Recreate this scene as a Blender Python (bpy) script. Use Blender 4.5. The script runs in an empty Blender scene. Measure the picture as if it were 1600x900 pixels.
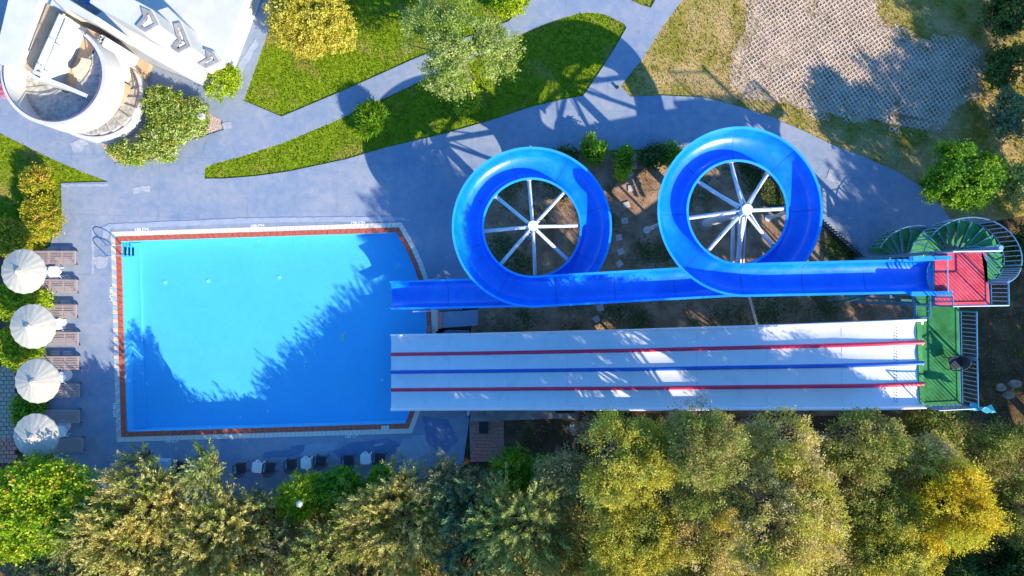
import bpy, math, random
import numpy as np
from mathutils import Vector, Matrix, noise
from mathutils.geometry import tessellate_polygon

SC = bpy.context.scene
COL = SC.collection
R = math.radians
PI = math.pi

# ---------------------------------------------------------------- camera, sky, sun, exposure
CAM_H = 33.0                       # metres above the pool deck, looking straight down
SPX = 32.32                        # photo pixels per metre at deck level
cam = bpy.data.cameras.new('camera')
cam.sensor_width = 36.0
cam.lens = 36.0 * CAM_H / (1600.0 / SPX)
cam.clip_start = 0.5
cam.clip_end = 6000.0
camo = bpy.data.objects.new('camera', cam)
camo.location = (0, 0, CAM_H)
COL.objects.link(camo)
SC.camera = camo

SUN_EL, SUN_AZ = 29.5, 135.0       # azimuth clockwise from +Y: sun stands to the lower right
sun_dir = Vector((math.sin(R(SUN_AZ)) * math.cos(R(SUN_EL)), math.cos(R(SUN_AZ)) * math.cos(R(SUN_EL)), math.sin(R(SUN_EL))))
wd = bpy.data.worlds.new('World')
SC.world = wd
wd.use_nodes = True
wn = wd.node_tree
wn.nodes.clear()
o_ = wn.nodes.new('ShaderNodeOutputWorld')
bg = wn.nodes.new('ShaderNodeBackground')
sk = wn.nodes.new('ShaderNodeTexSky')
sk.sky_type = 'NISHITA'
sk.sun_disc = False
sk.sun_elevation = R(SUN_EL)
sk.sun_rotation = R(SUN_AZ)
sk.ozone_density = 3.0
sk.dust_density = 0.3
hs = wn.nodes.new('ShaderNodeHueSaturation')
hs.inputs['Saturation'].default_value = 1.32
hs.inputs['Hue'].default_value = 0.502
wn.links.new(sk.outputs[0], hs.inputs['Color'])
wn.links.new(hs.outputs[0], bg.inputs[0])
bg.inputs[1].default_value = 0.15
wn.links.new(bg.outputs[0], o_.inputs[0])
sl = bpy.data.lights.new('sun', 'SUN')
sl.energy = 3.7
sl.angle = R(0.5)
sl.color = (1.0, 0.87, 0.63)
so = bpy.data.objects.new('sun', sl)
so.rotation_euler = sun_dir.to_track_quat('Z', 'Y').to_euler()
so.location = (40, -40, 40)
COL.objects.link(so)
SC.view_settings.view_transform = 'Standard'
SC.view_settings.look = 'None'
SC.view_settings.exposure = 1.32
SC.view_settings.gamma = 1.0
SC.cycles.transparent_max_bounces = 16
SC.cycles.max_bounces = 6

# ---------------------------------------------------------------- helpers
def W(px, py, h=0.0):
    """photo pixel + height above the deck -> world point"""
    k = (1 - h / CAM_H) / SPX
    return Vector(((px - 800) * k, (450 - py) * k, h))
def G(px, py, z=0.0):
    """deck-level pixel -> world point, lifted to z"""
    return Vector(((px - 800) / SPX, (450 - py) / SPX, z))
def g2(pts): return [((x - 800) / SPX, (450 - y) / SPX) for x, y in pts]
def w2(pts, h): return [tuple(W(x, y, h)[:2]) for x, y in pts]

def world_loc(o):
    p = Vector((0, 0, 0))
    while o is not None:
        p += o.location
        o = o.parent
    return p

def tag(o, label=None, cat=None, group=None, kind=None):
    if label: o['label'] = label
    if cat: o['category'] = cat
    if group: o['group'] = group
    if kind: o['kind'] = kind
    return o
def thing(name, loc, label, cat, group=None):
    o = bpy.data.objects.new(name, None)
    o.empty_display_size = 0.2
    o.location = loc
    COL.objects.link(o)
    return tag(o, label, cat, group)
def link_mesh(name, me, parent=None, loc=(0, 0, 0)):
    o = bpy.data.objects.new(name, me)
    o.location = loc
    if parent is not None: o.parent = parent
    COL.objects.link(o)
    return o
def copy_tree(o, parent=None):
    c = o.copy()
    COL.objects.link(c)
    if parent is not None: c.parent = parent
    for ch in list(o.children):
        copy_tree(ch, c)
    return c

class MB:
    def __init__(s): s.v = []; s.f = []
    def add(s, v, f):
        n = len(s.v)
        s.v += [tuple(p) for p in v]
        s.f += [tuple(i + n for i in q) for q in f]
        return s
    def box(s, c, d, rz=0.0, M=None):
        x, y, z = d[0] / 2, d[1] / 2, d[2] / 2
        vs = [Vector((a * x, b * y, e * z)) for e in (-1, 1) for a, b in ((-1, -1), (1, -1), (1, 1), (-1, 1))]
        m = M if M is not None else Matrix.Rotation(rz, 3, 'Z')
        vs = [m @ v + Vector(c) for v in vs]
        return s.add(vs, [(3, 2, 1, 0), (4, 5, 6, 7), (0, 1, 5, 4), (1, 2, 6, 5), (2, 3, 7, 6), (3, 0, 4, 7)])
    def bar(s, a, b, w, h):
        a, b = Vector(a), Vector(b)
        d = b - a
        L = d.length
        if L < 1e-6: return s
        return s.box((a + b) / 2, (L, w, h), M=d.to_track_quat('X', 'Z').to_matrix())
    def tube(s, pts, r, n=8, closed=False, caps=True):
        pts = [Vector(p) for p in pts]
        rs = r if isinstance(r, (list, tuple)) else [r] * len(pts)
        m = len(pts)
        rings = []
        prev = None
        for i, p in enumerate(pts):
            if closed: t = pts[(i + 1) % m] - pts[i - 1]
            else: t = pts[min(i + 1, m - 1)] - pts[max(i - 1, 0)]
            t.normalize()
            if prev is None:
                a = Vector((0, 0, 1)) if abs(t.z) < 0.9 else Vector((1, 0, 0))
                u = t.cross(a).normalized()
            else:
                u = (prev - t * prev.dot(t)).normalized()
            prev = u
            w = t.cross(u)
            rings.append([p + (u * math.cos(2 * PI * k / n) + w * math.sin(2 * PI * k / n)) * rs[i] for k in range(n)])
        vs = [q for g in rings for q in g]
        fs = []
        for i in range(m if closed else m - 1):
            j = (i + 1) % m
            for k in range(n):
                k2 = (k + 1) % n
                fs.append((i * n + k, i * n + k2, j * n + k2, j * n + k))
        if caps and not closed:
            fs.append(tuple(range(n))[::-1])
            fs.append(tuple((m - 1) * n + k for k in range(n)))
        return s.add(vs, fs)
    def cyl(s, c, r, h, n=16, r2=None):
        c = Vector(c)
        r2 = r if r2 is None else r2
        vs = [c + Vector((r * math.cos(2 * PI * k / n), r * math.sin(2 * PI * k / n), 0)) for k in range(n)]
        vs += [c + Vector((r2 * math.cos(2 * PI * k / n), r2 * math.sin(2 * PI * k / n), h)) for k in range(n)]
        fs = [tuple(range(n))[::-1], tuple(range(n, 2 * n))]
        fs += [(k, (k + 1) % n, n + (k + 1) % n, n + k) for k in range(n)]
        return s.add(vs, fs)
    def loft(s, rows, closed_profile=True, caps=True):
        n = len(rows[0])
        vs = [p for r_ in rows for p in r_]
        fs = []
        for i in range(len(rows) - 1):
            for k in range(n if closed_profile else n - 1):
                k2 = (k + 1) % n
                fs.append((i * n + k, i * n + k2, (i + 1) * n + k2, (i + 1) * n + k))
        if caps and closed_profile:
            fs.append(tuple(range(n))[::-1])
            fs.append(tuple((len(rows) - 1) * n + k for k in range(n)))
        return s.add(vs, fs)
    def prism(s, poly, z0, z1, holes=(), ztop=None):
        loops = [[Vector((x, y, 0)) for x, y in poly]] + [[Vector((x, y, 0)) for x, y in h] for h in holes]
        tris = tessellate_polygon(loops)
        flat = [p for l in loops for p in l]
        zt = (lambda p: z1) if ztop is None else ztop
        n = len(flat)
        vs = [(p.x, p.y, zt(p)) for p in flat] + [(p.x, p.y, z0) for p in flat]
        fs = []
        for t in tris:
            a, b, c = (flat[i] for i in t)
            up = (b - a).cross(c - a).z > 0
            t = tuple(t) if up else tuple(t)[::-1]
            fs.append(t)
            if z0 is not None: fs.append(tuple(i + n for i in t[::-1]))
        o = 0
        for li, l in enumerate(loops):
            m = len(l)
            area = sum(l[i].x * l[(i + 1) % m].y - l[(i + 1) % m].x * l[i].y for i in range(m))
            ccw = (area > 0) == (li == 0)
            for i in range(m):
                a, b = o + i, o + (i + 1) % m
                fs.append((a, a + n, b + n, b) if ccw else (b, b + n, a + n, a))
            o += m
        return s.add(vs, fs)
    def sheet(s, poly, z, holes=()):
        loops = [[Vector((x, y, 0)) for x, y in poly]] + [[Vector((x, y, 0)) for x, y in h] for h in holes]
        tris = tessellate_polygon(loops)
        flat = [p for l in loops for p in l]
        fs = []
        for t in tris:
            a, b, c = (flat[i] for i in t)
            fs.append(tuple(t) if (b - a).cross(c - a).z > 0 else tuple(t)[::-1])
        return s.add([(p.x, p.y, z) for p in flat], fs)
    def build(s, name, m, parent=None, smooth=False, loc=None):
        """verts are world coordinates; stored relative to the parent chain (or to loc)"""
        off = world_loc(parent) if parent is not None else Vector(loc or (0, 0, 0))
        me = bpy.data.meshes.new(name)
        me.from_pydata([(x - off.x, y - off.y, z - off.z) for x, y, z in s.v], [], s.f)
        me.materials.append(m)
        if smooth:
            me.polygons.foreach_set('use_smooth', [True] * len(me.polygons))
            try: me.set_sharp_from_angle(angle=R(40))
            except Exception: pass
        me.update()
        return link_mesh(name, me, parent, (0, 0, 0) if parent is not None else off)

def ball(mb, c, rx, ry, rz, nu=12, nv=8, jit=0.0, rnd=random):
    rows = []
    for j in range(nv + 1):
        th = -PI / 2 + PI * j / nv
        row = []
        for i in range(nu):
            ph = 2 * PI * i / nu
            k = 1 + (rnd.random() - .5) * jit
            row.append((c[0] + rx * k * math.cos(th) * math.cos(ph), c[1] + ry * k * math.cos(th) * math.sin(ph), c[2] + rz * k * math.sin(th)))
        rows.append(row)
    mb.loft(rows, True, False)
def inside(p, poly):
    x, y = p
    c = False
    n = len(poly)
    for i in range(n):
        x1, y1 = poly[i]; x2, y2 = poly[(i + 1) % n]
        if (y1 > y) != (y2 > y) and x < (x2 - x1) * (y - y1) / (y2 - y1) + x1: c = not c
    return c
def inside_np(X, Y, poly):
    c = np.zeros(X.shape, bool)
    n = len(poly)
    for i in range(n):
        x1, y1 = poly[i]; x2, y2 = poly[(i + 1) % n]
        if y1 == y2: continue
        m = ((y1 > Y) != (y2 > Y)) & (X < (x2 - x1) * (Y - y1) / (y2 - y1) + x1)
        c ^= m
    return c
def smooth_poly(pts, it=1, closed=True):
    for _ in range(it):
        out = []
        n = len(pts)
        for i in range(n):
            a, b = pts[i], pts[(i + 1) % n]
            out.append((a[0] * .75 + b[0] * .25, a[1] * .75 + b[1] * .25))
            out.append((a[0] * .25 + b[0] * .75, a[1] * .25 + b[1] * .75))
        pts = out
    return pts

# ---------------------------------------------------------------- materials
def nodes_mat(name):
    m = bpy.data.materials.new(name)
    m.use_nodes = True
    nt = m.node_tree
    return m, nt, nt.nodes['Principled BSDF']
def N(nt, t, **kw):
    n = nt.nodes.new(t)
    for k, v in kw.items():
        if k in n.inputs: n.inputs[k].default_value = v
        else: setattr(n, k, v)
    return n
def ramp(nt, stops, fac):
    r_ = nt.nodes.new('ShaderNodeValToRGB')
    el = r_.color_ramp.elements
    while len(el) < len(stops): el.new(0.5)
    for e, (p, c) in zip(el, stops):
        e.position = p
        e.color = (*c, 1)
    nt.links.new(fac, r_.inputs[0])
    return r_
def pos(nt): return nt.nodes.new('ShaderNodeNewGeometry').outputs['Position']
def noise_fac(nt, scale, detail=4, rough=.6, src=None, dist=0.0):
    n = N(nt, 'ShaderNodeTexNoise', Scale=scale, Detail=detail, Roughness=rough, Distortion=dist)
    nt.links.new(src or pos(nt), n.inputs['Vector'])
    return n.outputs['Fac']
def mixc(nt, a, b, fac, mode='MIX'):
    mx = nt.nodes.new('ShaderNodeMix')
    mx.data_type = 'RGBA'
    mx.blend_type = mode
    for i, v in ((6, a), (7, b)):
        if isinstance(v, tuple): mx.inputs[i].default_value = (*v, 1)
        else: nt.links.new(v, mx.inputs[i])
    if isinstance(fac, float): mx.inputs[0].default_value = fac
    else: nt.links.new(fac, mx.inputs[0])
    return mx.outputs[2]
def bump(nt, b, h, strength=.3, dist=.02):
    bn = N(nt, 'ShaderNodeBump', Strength=strength, Distance=dist)
    nt.links.new(h, bn.inputs['Height'])
    nt.links.new(bn.outputs[0], b.inputs['Normal'])
def simple(name, c1, c2=None, scale=6.0, rough=.6, bmp=.15, lo=.35, hi=.65, metal=0.0, spec=.5, coat=0.0, bscale=None):
    m, nt, b = nodes_mat(name)
    if c2 is None: c2 = tuple(x * .85 for x in c1)
    f = noise_fac(nt, scale)
    r_ = ramp(nt, [(lo, c1), (hi, c2)], f)
    nt.links.new(r_.outputs[0], b.inputs['Base Color'])
    b.inputs['Roughness'].default_value = rough
    b.inputs['Metallic'].default_value = metal
    b.inputs['Specular IOR Level'].default_value = spec
    b.inputs['Coat Weight'].default_value = coat
    if bmp: bump(nt, b, noise_fac(nt, bscale or scale * 8), bmp)
    return m

M = {}
# blue painted concrete deck with stains, scuffs and hairline joints
m, nt, b = nodes_mat('deck_paint')
f1 = noise_fac(nt, .35, 6, .65)
f2 = noise_fac(nt, 2.2, 5, .7, dist=.6)
f3 = noise_fac(nt, 30, 3, .6)
c = ramp(nt, [(.36, (.17, .245, .385)), (.5, (.24, .295, .395)), (.66, (.32, .34, .41))], f1).outputs[0]
c = mixc(nt, c, ramp(nt, [(.35, (.15, .22, .36)), (.66, (.34, .355, .425))], f2).outputs[0], .42)
sp = ramp(nt, [(.66, (0, 0, 0)), (.74, (1, 1, 1))], noise_fac(nt, 1.1, 8, .72, dist=1.0)).outputs[0]
c = mixc(nt, c, (.45, .45, .50), sp)
c = mixc(nt, c, ramp(nt, [(.3, (.75, .78, .82)), (.7, (1.12, 1.1, 1.05))], f3).outputs[0], .55, 'MULTIPLY')
# worn rectangular repaint bands
br = N(nt, 'ShaderNodeTexBrick', Scale=1.0)
br.inputs['Mortar Size'].default_value = .011
br.inputs['Brick Width'].default_value = 4.3
br.inputs['Row Height'].default_value = 2.9
br.inputs['Color1'].default_value = (.97, .97, .97, 1)
br.inputs['Color2'].default_value = (1.04, 1.03, 1.02, 1)
br.inputs['Mortar'].default_value = (.74, .76, .80, 1)
mp = N(nt, 'ShaderNodeMapping')
mp.inputs['Rotation'].default_value = (0, 0, R(1.8))
nt.links.new(pos(nt), mp.inputs[0])
nt.links.new(mp.outputs[0], br.inputs['Vector'])
c = mixc(nt, c, br.outputs['Color'], .8, 'MULTIPLY')
vo = N(nt, 'ShaderNodeTexVoronoi', Scale=.42); vo.feature = 'DISTANCE_TO_EDGE'
nv = N(nt, 'ShaderNodeTexNoise', Scale=1.6, Detail=6.0, Distortion=.3)
nt.links.new(pos(nt), nv.inputs['Vector'])
vm = N(nt, 'ShaderNodeVectorMath', operation='ADD'); nt.links.new(pos(nt), vm.inputs[0]); nt.links.new(nv.outputs['Color'], vm.inputs[1])
nt.links.new(vm.outputs[0], vo.inputs['Vector'])
crk = ramp(nt, [(.0, (.55, .57, .62)), (.004, (1, 1, 1))], vo.outputs['Distance']).outputs[0]
crm = ramp(nt, [(.5, (0, 0, 0)), (.56, (1, 1, 1))], noise_fac(nt, .22, 3, .5)).outputs[0]
c = mixc(nt, c, mixc(nt, (1, 1, 1), crk, crm), .8, 'MULTIPLY')
# pale scuffs and darker damp patches
c = mixc(nt, c, ramp(nt, [(.60, (1, 1, 1)), (.70, (.78, .80, .86))], noise_fac(nt, .6, 7, .7, dist=1.5)).outputs[0], .75, 'MULTIPLY')
nt.links.new(c, b.inputs['Base Color'])
nt.links.new(ramp(nt, [(.3, (.55,) * 3), (.7, (.85,) * 3)], f2).outputs[0], b.inputs['Roughness'])
b.inputs['Specular IOR Level'].default_value = .25
bump(nt, b, f3, .12, .01)
M['deck'] = m

def grass_mat(name, g1, g2_, dry, d0, d1, tuft=False):
    m, nt, b = nodes_mat(name)
    f1 = noise_fac(nt, .55, 5, .6, dist=.4)
    f2 = noise_fac(nt, 5.0, 5, .7)
    f3 = noise_fac(nt, 38.0, 3, .7)
    c = ramp(nt, [(.32, g1), (.68, g2_)], f2).outputs[0]
    c = mixc(nt, c, dry, ramp(nt, [(d0, (0, 0, 0)), (d1, (1, 1, 1))], f1).outputs[0])
    c = mixc(nt, c, ramp(nt, [(.3, (.45, .5, .4)), (.7, (1.4, 1.35, 1.3))], f3).outputs[0], .8, 'MULTIPLY')
    nt.links.new(c, b.inputs['Base Color'])
    b.inputs['Roughness'].default_value = .8
    b.inputs['Specular IOR Level'].default_value = .15
    if not tuft: bump(nt, b, f3, .8, .05)
    return m
M['lawn'] = grass_mat('lawn_grass', (.12, .205, .008), (.28, .385, .012), (.42, .32, .10), .52, .74)
M['dry'] = grass_mat('dry_grass', (.20, .20, .02), (.40, .33, .075), (.56, .40, .19), .40, .62)
M['soil'] = simple('garden_soil', (.22, .125, .075), (.42, .27, .18), 1.3, .95, .9, .35, .68, spec=.1, bscale=14)
m, nt, b = nodes_mat('ground_earth')
c = ramp(nt, [(.3, (.05, .035, .022)), (.5, (.13, .08, .045)), (.7, (.25, .16, .09))], noise_fac(nt, .9, 7, .7)).outputs[0]
c = mixc(nt, c, (.07, .085, .02), ramp(nt, [(.52, (0, 0, 0)), (.66, (1, 1, 1))], noise_fac(nt, 1.7, 6, .7)).outputs[0])
c = mixc(nt, c, ramp(nt, [(.3, (.5, .5, .5)), (.7, (1.5, 1.45, 1.4))], noise_fac(nt, 22, 4, .7)).outputs[0], .8, 'MULTIPLY')
nt.links.new(c, b.inputs['Base Color'])
b.inputs['Roughness'].default_value = .95
b.inputs['Specular IOR Level'].default_value = .1
bump(nt, b, noise_fac(nt, 12, 5, .7), .9, .06)
M['ground'] = m
M['gravel'] = simple('pink_gravel', (.40, .30, .26), (.58, .46, .40), 28, .9, .8, spec=.1)
M['pebble'] = simple('pebbles', (.34, .26, .23), (.66, .56, .50), 17, .85, 0, spec=.2)
M['white_wall'] = simple('white_render', (.56, .565, .57), (.49, .50, .51), 1.2, .85, .1, spec=.2, bscale=20)
M['grey_wall'] = simple('grey_render', (.36, .37, .40), (.29, .30, .33), 1.5, .85, .1, spec=.2, bscale=20)
M['tan_floor'] = simple('tan_terrace_tiles', (.42, .29, .18), (.50, .36, .24), 2.5, .7, .1)
M['marble'] = simple('grey_marble', (.22, .22, .22), (.54, .53, .51), 5, .35, .05, .3, .7)
M['stair_edge'] = simple('pale_stair_edge', (.50, .49, .46), (.60, .58, .55), 8, .6, .05)
M['white_stone'] = simple('white_pebbles', (.78, .77, .74), (.60, .59, .57), 10, .7, 0)
M['coping_red'] = simple('red_coping', (.40, .075, .045), (.52, .14, .085), 7, .45, .1, .3, .7)
M['coping_cream'] = simple('cream_tile', (.66, .58, .50), (.74, .68, .62), 9, .5, .05)
M['coping_blue'] = simple('blue_grey_tile', (.22, .40, .52), (.40, .52, .60), 9, .5, .05)
M['coping_peach'] = simple('peach_tile', (.72, .46, .33), (.75, .58, .44), 9, .5, .05)
M['paint_white'] = simple('white_paint', (.80, .80, .80), (.70, .72, .76), 9, .6, .05)
M['concrete'] = simple('grey_concrete', (.20, .20, .21), (.34, .33, .33), 2.5, .85, .3, bscale=16)
M['brick_red'] = simple('red_paver', (.50, .15, .11), (.62, .26, .19), 8, .85, .2)
M['brick_tan'] = simple('tan_paver', (.36, .27, .19), (.46, .37, .28), 8, .85, .2)
m, nt, b = nodes_mat('pool_mosaic')
vo = N(nt, 'ShaderNodeTexVoronoi', Scale=5.5, Randomness=.0)
nt.links.new(pos(nt), vo.inputs['Vector'])
vs_ = nt.nodes.new('ShaderNodeSeparateColor')
nt.links.new(vo.outputs['Color'], vs_.inputs[0])
c = ramp(nt, [(.0, (.25, .53, .80)), (.5, (.26, .54, .81)), (1, (.27, .55, .82))], vs_.outputs[0]).outputs[0]
c = mixc(nt, c, ramp(nt, [(.35, (.95, .97, .98)), (.65, (1.05, 1.03, 1.01))], noise_fac(nt, .5, 5, .6)).outputs[0], .9, 'MULTIPLY')
nt.links.new(c, b.inputs['Base Color'])
M['pool_floor'] = m
M['black'] = simple('black_plastic', (.012, .012, .016), (.02, .02, .026), 8, .5, .1)
M['wicker'] = simple('dark_wicker', (.018, .022, .035), (.04, .045, .06), 60, .7, .6)
M['white_plastic'] = simple('white_plastic', (.80, .80, .80), (.76, .76, .77), 3, .35, 0)
M['blue_box'] = simple('pale_blue_plastic', (.20, .42, .62), (.25, .46, .66), 5, .5, .1)
m, nt, b = nodes_mat('weathered_timber')
mp = N(nt, 'ShaderNodeMapping'); mp.inputs['Scale'].default_value = (1, 12, 12)
nt.links.new(pos(nt), mp.inputs[0])
c = ramp(nt, [(.3, (.28, .205, .195)), (.7, (.44, .34, .325))], noise_fac(nt, 3, 5, .7, mp.outputs[0])).outputs[0]
nt.links.new(c, b.inputs['Base Color']); b.inputs['Roughness'].default_value = .8
M['timber'] = m
M['steel_white'] = simple('white_painted_steel', (.62, .66, .70), (.54, .58, .64), 4, .4, .05)
M['steel_blue'] = simple('blue_painted_steel', (.075, .24, .42), (.055, .18, .36), 3, .4, .05)
M['steel_pale'] = simple('pale_blue_rail', (.24, .40, .58), (.18, .32, .50), 4, .35, .05)
M['teal'] = simple('teal_painted_steel', (.03, .16, .20), (.05, .22, .27), 3, .5, .05)
M['chrome'] = simple('polished_steel', (.75, .75, .76), None, 3, .15, 0, metal=1.0)
M['green_deck'] = simple('green_platform_mat', (.0, .12, .018), (.02, .25, .06), 1.9, .75, .3, bscale=40)
M['green_tread'] = simple('green_stair_mat', (.01, .17, .03), (.06, .32, .08), 2.5, .75, .3, bscale=40)
M['red_deck'] = simple('red_platform_mat', (.58, .02, .05), (.70, .08, .12), 2.2, .75, .25, bscale=40)
M['picket'] = simple('dark_pickets', (.02, .03, .045), (.05, .06, .08), 6, .6, .1)

def fibreglass(name, c1, c2, c3, rough=.22, spec=.5, coat=.4):
    m, nt, b = nodes_mat(name)
    f = noise_fac(nt, .8, 5, .6, dist=.8)
    c = ramp(nt, [(.3, c1), (.55, c2), (.75, c3)], f).outputs[0]
    c = mixc(nt, c, ramp(nt, [(.62, (1, 1, 1)), (.8, (1.25, 1.2, 1.12))], noise_fac(nt, 3.5, 7, .75, dist=1.5)).outputs[0], .7, 'MULTIPLY')
    nt.links.new(c, b.inputs['Base Color'])
    r_ = ramp(nt, [(.3, (rough,) * 3), (.7, (rough + .2,) * 3)], noise_fac(nt, 2.5, 5, .7)).outputs[0]
    nt.links.new(r_, b.inputs['Roughness'])
    b.inputs['Specular IOR Level'].default_value = spec
    b.inputs['Coat Weight'].default_value = coat
    b.inputs['Coat Roughness'].default_value = .15
    return m
M['slide_blue'] = fibreglass('blue_fibreglass', (.0, .14, .76), (.0, .19, .86), (.015, .25, .90))
M['slide_rim'] = fibreglass('pale_blue_fibreglass', (.015, .26, .80), (.02, .30, .84), (.04, .35, .86))
M['slide_outer'] = fibreglass('white_gelcoat_back', (.55, .62, .72), (.60, .66, .75), (.64, .70, .78))
M['slide_white'] = fibreglass('white_fibreglass', (.74, .74, .78), (.80, .80, .83), (.68, .69, .74), .3, .5, .2)
M['lane_red'] = fibreglass('crimson_fibreglass', (.72, .02, .08), (.78, .03, .10), (.66, .015, .07), .3)
M['lane_blue'] = fibreglass('royal_blue_fibreglass', (.01, .10, .50), (.012, .12, .55), (.01, .09, .45), .3)

# parasol cloth: thin, lets some light through
m, nt, b = nodes_mat('parasol_cloth')
c = ramp(nt, [(.3, (.46, .435, .375)), (.7, (.58, .55, .48))], noise_fac(nt, 3, 5, .7)).outputs[0]
nt.links.new(c, b.inputs['Base Color']); b.inputs['Roughness'].default_value = .9
tr = N(nt, 'ShaderNodeBsdfTranslucent'); tr.inputs[0].default_value = (.5, .5, .47, 1)
ms = N(nt, 'ShaderNodeMixShader'); ms.inputs[0].default_value = .18
nt.links.new(b.outputs[0], ms.inputs[1]); nt.links.new(tr.outputs[0], ms.inputs[2])
nt.links.new(ms.outputs[0], nt.nodes['Material Output'].inputs[0])
bump(nt, b, noise_fac(nt, 25, 4, .6), .3, .02)
M['cloth'] = m

# water: clear, faintly tinted, rippled
m, nt, b = nodes_mat('pool_water')
nt.nodes.remove(b)
tp = N(nt, 'ShaderNodeBsdfTransparent'); tp.inputs[0].default_value = (.52, .92, 1, 1)
gl = N(nt, 'ShaderNodeBsdfGlossy', Roughness=.04); gl.inputs[0].default_value = (1, 1, 1, 1)
fr = N(nt, 'ShaderNodeFresnel', IOR=1.33)
h1 = noise_fac(nt, 2.2, 4, .6, dist=.5)
h2 = noise_fac(nt, 9.0, 3, .6, dist=1.0)
hm = mixc(nt, h1, h2, .35)
bn = N(nt, 'ShaderNodeBump', Strength=.35, Distance=.02)
nt.links.new(hm, bn.inputs['Height'])
nt.links.new(bn.outputs[0], gl.inputs['Normal']); nt.links.new(bn.outputs[0], fr.inputs['Normal'])
ms = N(nt, 'ShaderNodeMixShader')
gm = nt.nodes.new('ShaderNodeNewGeometry')
inv = N(nt, 'ShaderNodeMath', operation='SUBTRACT'); inv.inputs[0].default_value = 1.0
nt.links.new(gm.outputs['Backfacing'], inv.inputs[1])
mu = N(nt, 'ShaderNodeMath', operation='MULTIPLY')
nt.links.new(fr.outputs[0], mu.inputs[0]); nt.links.new(inv.outputs[0], mu.inputs[1])
nt.links.new(mu.outputs[0], ms.inputs[0]); nt.links.new(tp.outputs[0], ms.inputs[1]); nt.links.new(gl.outputs[0], ms.inputs[2])
nt.links.new(ms.outputs[0], nt.nodes['Material Output'].inputs[0])
M['water'] = m

def leaf_mat(name, stops, trans=.3, patch=None):
    m, nt, b = nodes_mat(name)
    at = N(nt, 'ShaderNodeAttribute'); at.attribute_name = 'tone'
    c = ramp(nt, stops, at.outputs['Fac']).outputs[0]
    if patch:
        c = mixc(nt, c, patch[0], ramp(nt, [(patch[1], (0, 0, 0)), (patch[2], (.8, .8, .8))], noise_fac(nt, patch[3], 3, .6)).outputs[0])
    nt.links.new(c, b.inputs['Base Color'])
    b.inputs['Roughness'].default_value = .55
    b.inputs['Specular IOR Level'].default_value = .3
    tr = N(nt, 'ShaderNodeBsdfTranslucent')
    nt.links.new(c, tr.inputs[0])
    ms = N(nt, 'ShaderNodeMixShader'); ms.inputs[0].default_value = trans
    nt.links.new(b.outputs[0], ms.inputs[1]); nt.links.new(tr.outputs[0], ms.inputs[2])
    nt.links.new(ms.outputs[0], nt.nodes['Material Output'].inputs[0])
    return m
# ================================================================ THE SETTING
rnd = random.Random(7)
DECK_T = -0.10
# big earth sheet with a hole for the pool basin
pool_px = [(188.5, 377), (619, 363), (634, 389), (646, 415), (655, 441), (666, 480), (667, 530), (662, 580), (641, 641), (633, 662), (197, 675)]
pool = g2(pool_px)
def offset_poly(P, d):
    out = []
    n = len(P)
    area = sum(P[i][0] * P[(i + 1) % n][1] - P[(i + 1) % n][0] * P[i][1] for i in range(n))
    s = 1 if area > 0 else -1
    for i in range(n):
        a, b, c = (Vector(P[i - 1]), Vector(P[i]), Vector(P[(i + 1) % n]))
        n1 = Vector(((b - a).y, -(b - a).x)).normalized() * s
        n2 = Vector(((c - b).y, -(c - b).x)).normalized() * s
        k = n1 + n2
        k = k / max(.3, k.length_squared) * 2
        out.append((b.x + k.x * d, b.y + k.y * d))
    return out
red_o = offset_poly(pool, .235)
cream_o = offset_poly(red_o, .24)
deck_hole = offset_poly(cream_o, .004)

big = [(-900, -900), (900, -900), (900, 900), (-900, 900)]
tag(MB().sheet(big, -.13, [offset_poly(pool, .12)]).build('ground', M['ground']), kind='structure')

lawnA = [(438, -40), (421, 43), (380, 157), (440, 182), (540, 140), (640, 95), (720, 62), (795, 33), (815, 12), (835, -10), (850, -40)]
lawnB = [(319, 279), (319, 263), (329, 257), (380, 243), (444, 222), (520, 190), (586, 160), (665, 123), (720, 98), (770, 75), (805, 57), (850, 38), (880, 27), (905, 20), (925, 19), (945, 22), (975, 37), (979, 43), (960, 76), (935, 115), (911, 150), (880, 155), (830, 167), (770, 187), (690, 210), (600, 231), (540, 249), (450, 268), (400, 275), (350, 279)]
lawnE = [(950, -12), (985, 0), (1000, 7), (1017, 12), (1040, -30), (960, -42)]
gravelS = [(391, -42), (420, -42), (406, 0), (367, 111), (345, 97), (380, 0)]
bedS = [(231, 136), (318, 173), (331, 180), (347, 187), (349, 203), (315, 214), (277, 225), (240, 248), (179, 255), (157, 226), (190, 190)]
deck_px = [(-150, 60), (-150, 130), (0, 208), (26, 221), (85, 250), (130, 269), (170, 284), (95, 286), (97, 361), (84, 362), (78, 385), (62, 392), (66, 480), (60, 540), (64, 600), (60, 640), (64, 690), (90, 720), (140, 770), (300, 790), (500, 785), (700, 775), (724, 720), (733, 658), (733, 637), (733, 516), (680, 516), (680, 487), (722, 484), (735, 440), (733, 400), (735, 360), (748, 305), (770, 280), (800, 260), (835, 246), (870, 239), (905, 236), (1050, 233), (1100, 238), (1150, 250), (1190, 268), (1232, 302), (1285, 350), (1345, 404), (1412, 404), (1412, 366), (1440, 356), (1487, 345), (1470, 322), (1440, 292), (1400, 267), (1350, 245), (1300, 226), (1260, 206), (1200, 181), (1150, 165), (1100, 152), (1035, 149), (985, 151), (970, 135), (985, 115), (1005, 90), (1035, 42), (1066, 0), (1100, -60), (-150, -60)]
deck = MB().prism(g2(deck_px), DECK_T, 0.0, [deck_hole] + [g2(h) for h in (lawnA, lawnB, lawnE, gravelS, bedS)])
deck_o = tag(deck.build('pool_deck', M['deck']), kind='structure')

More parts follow.
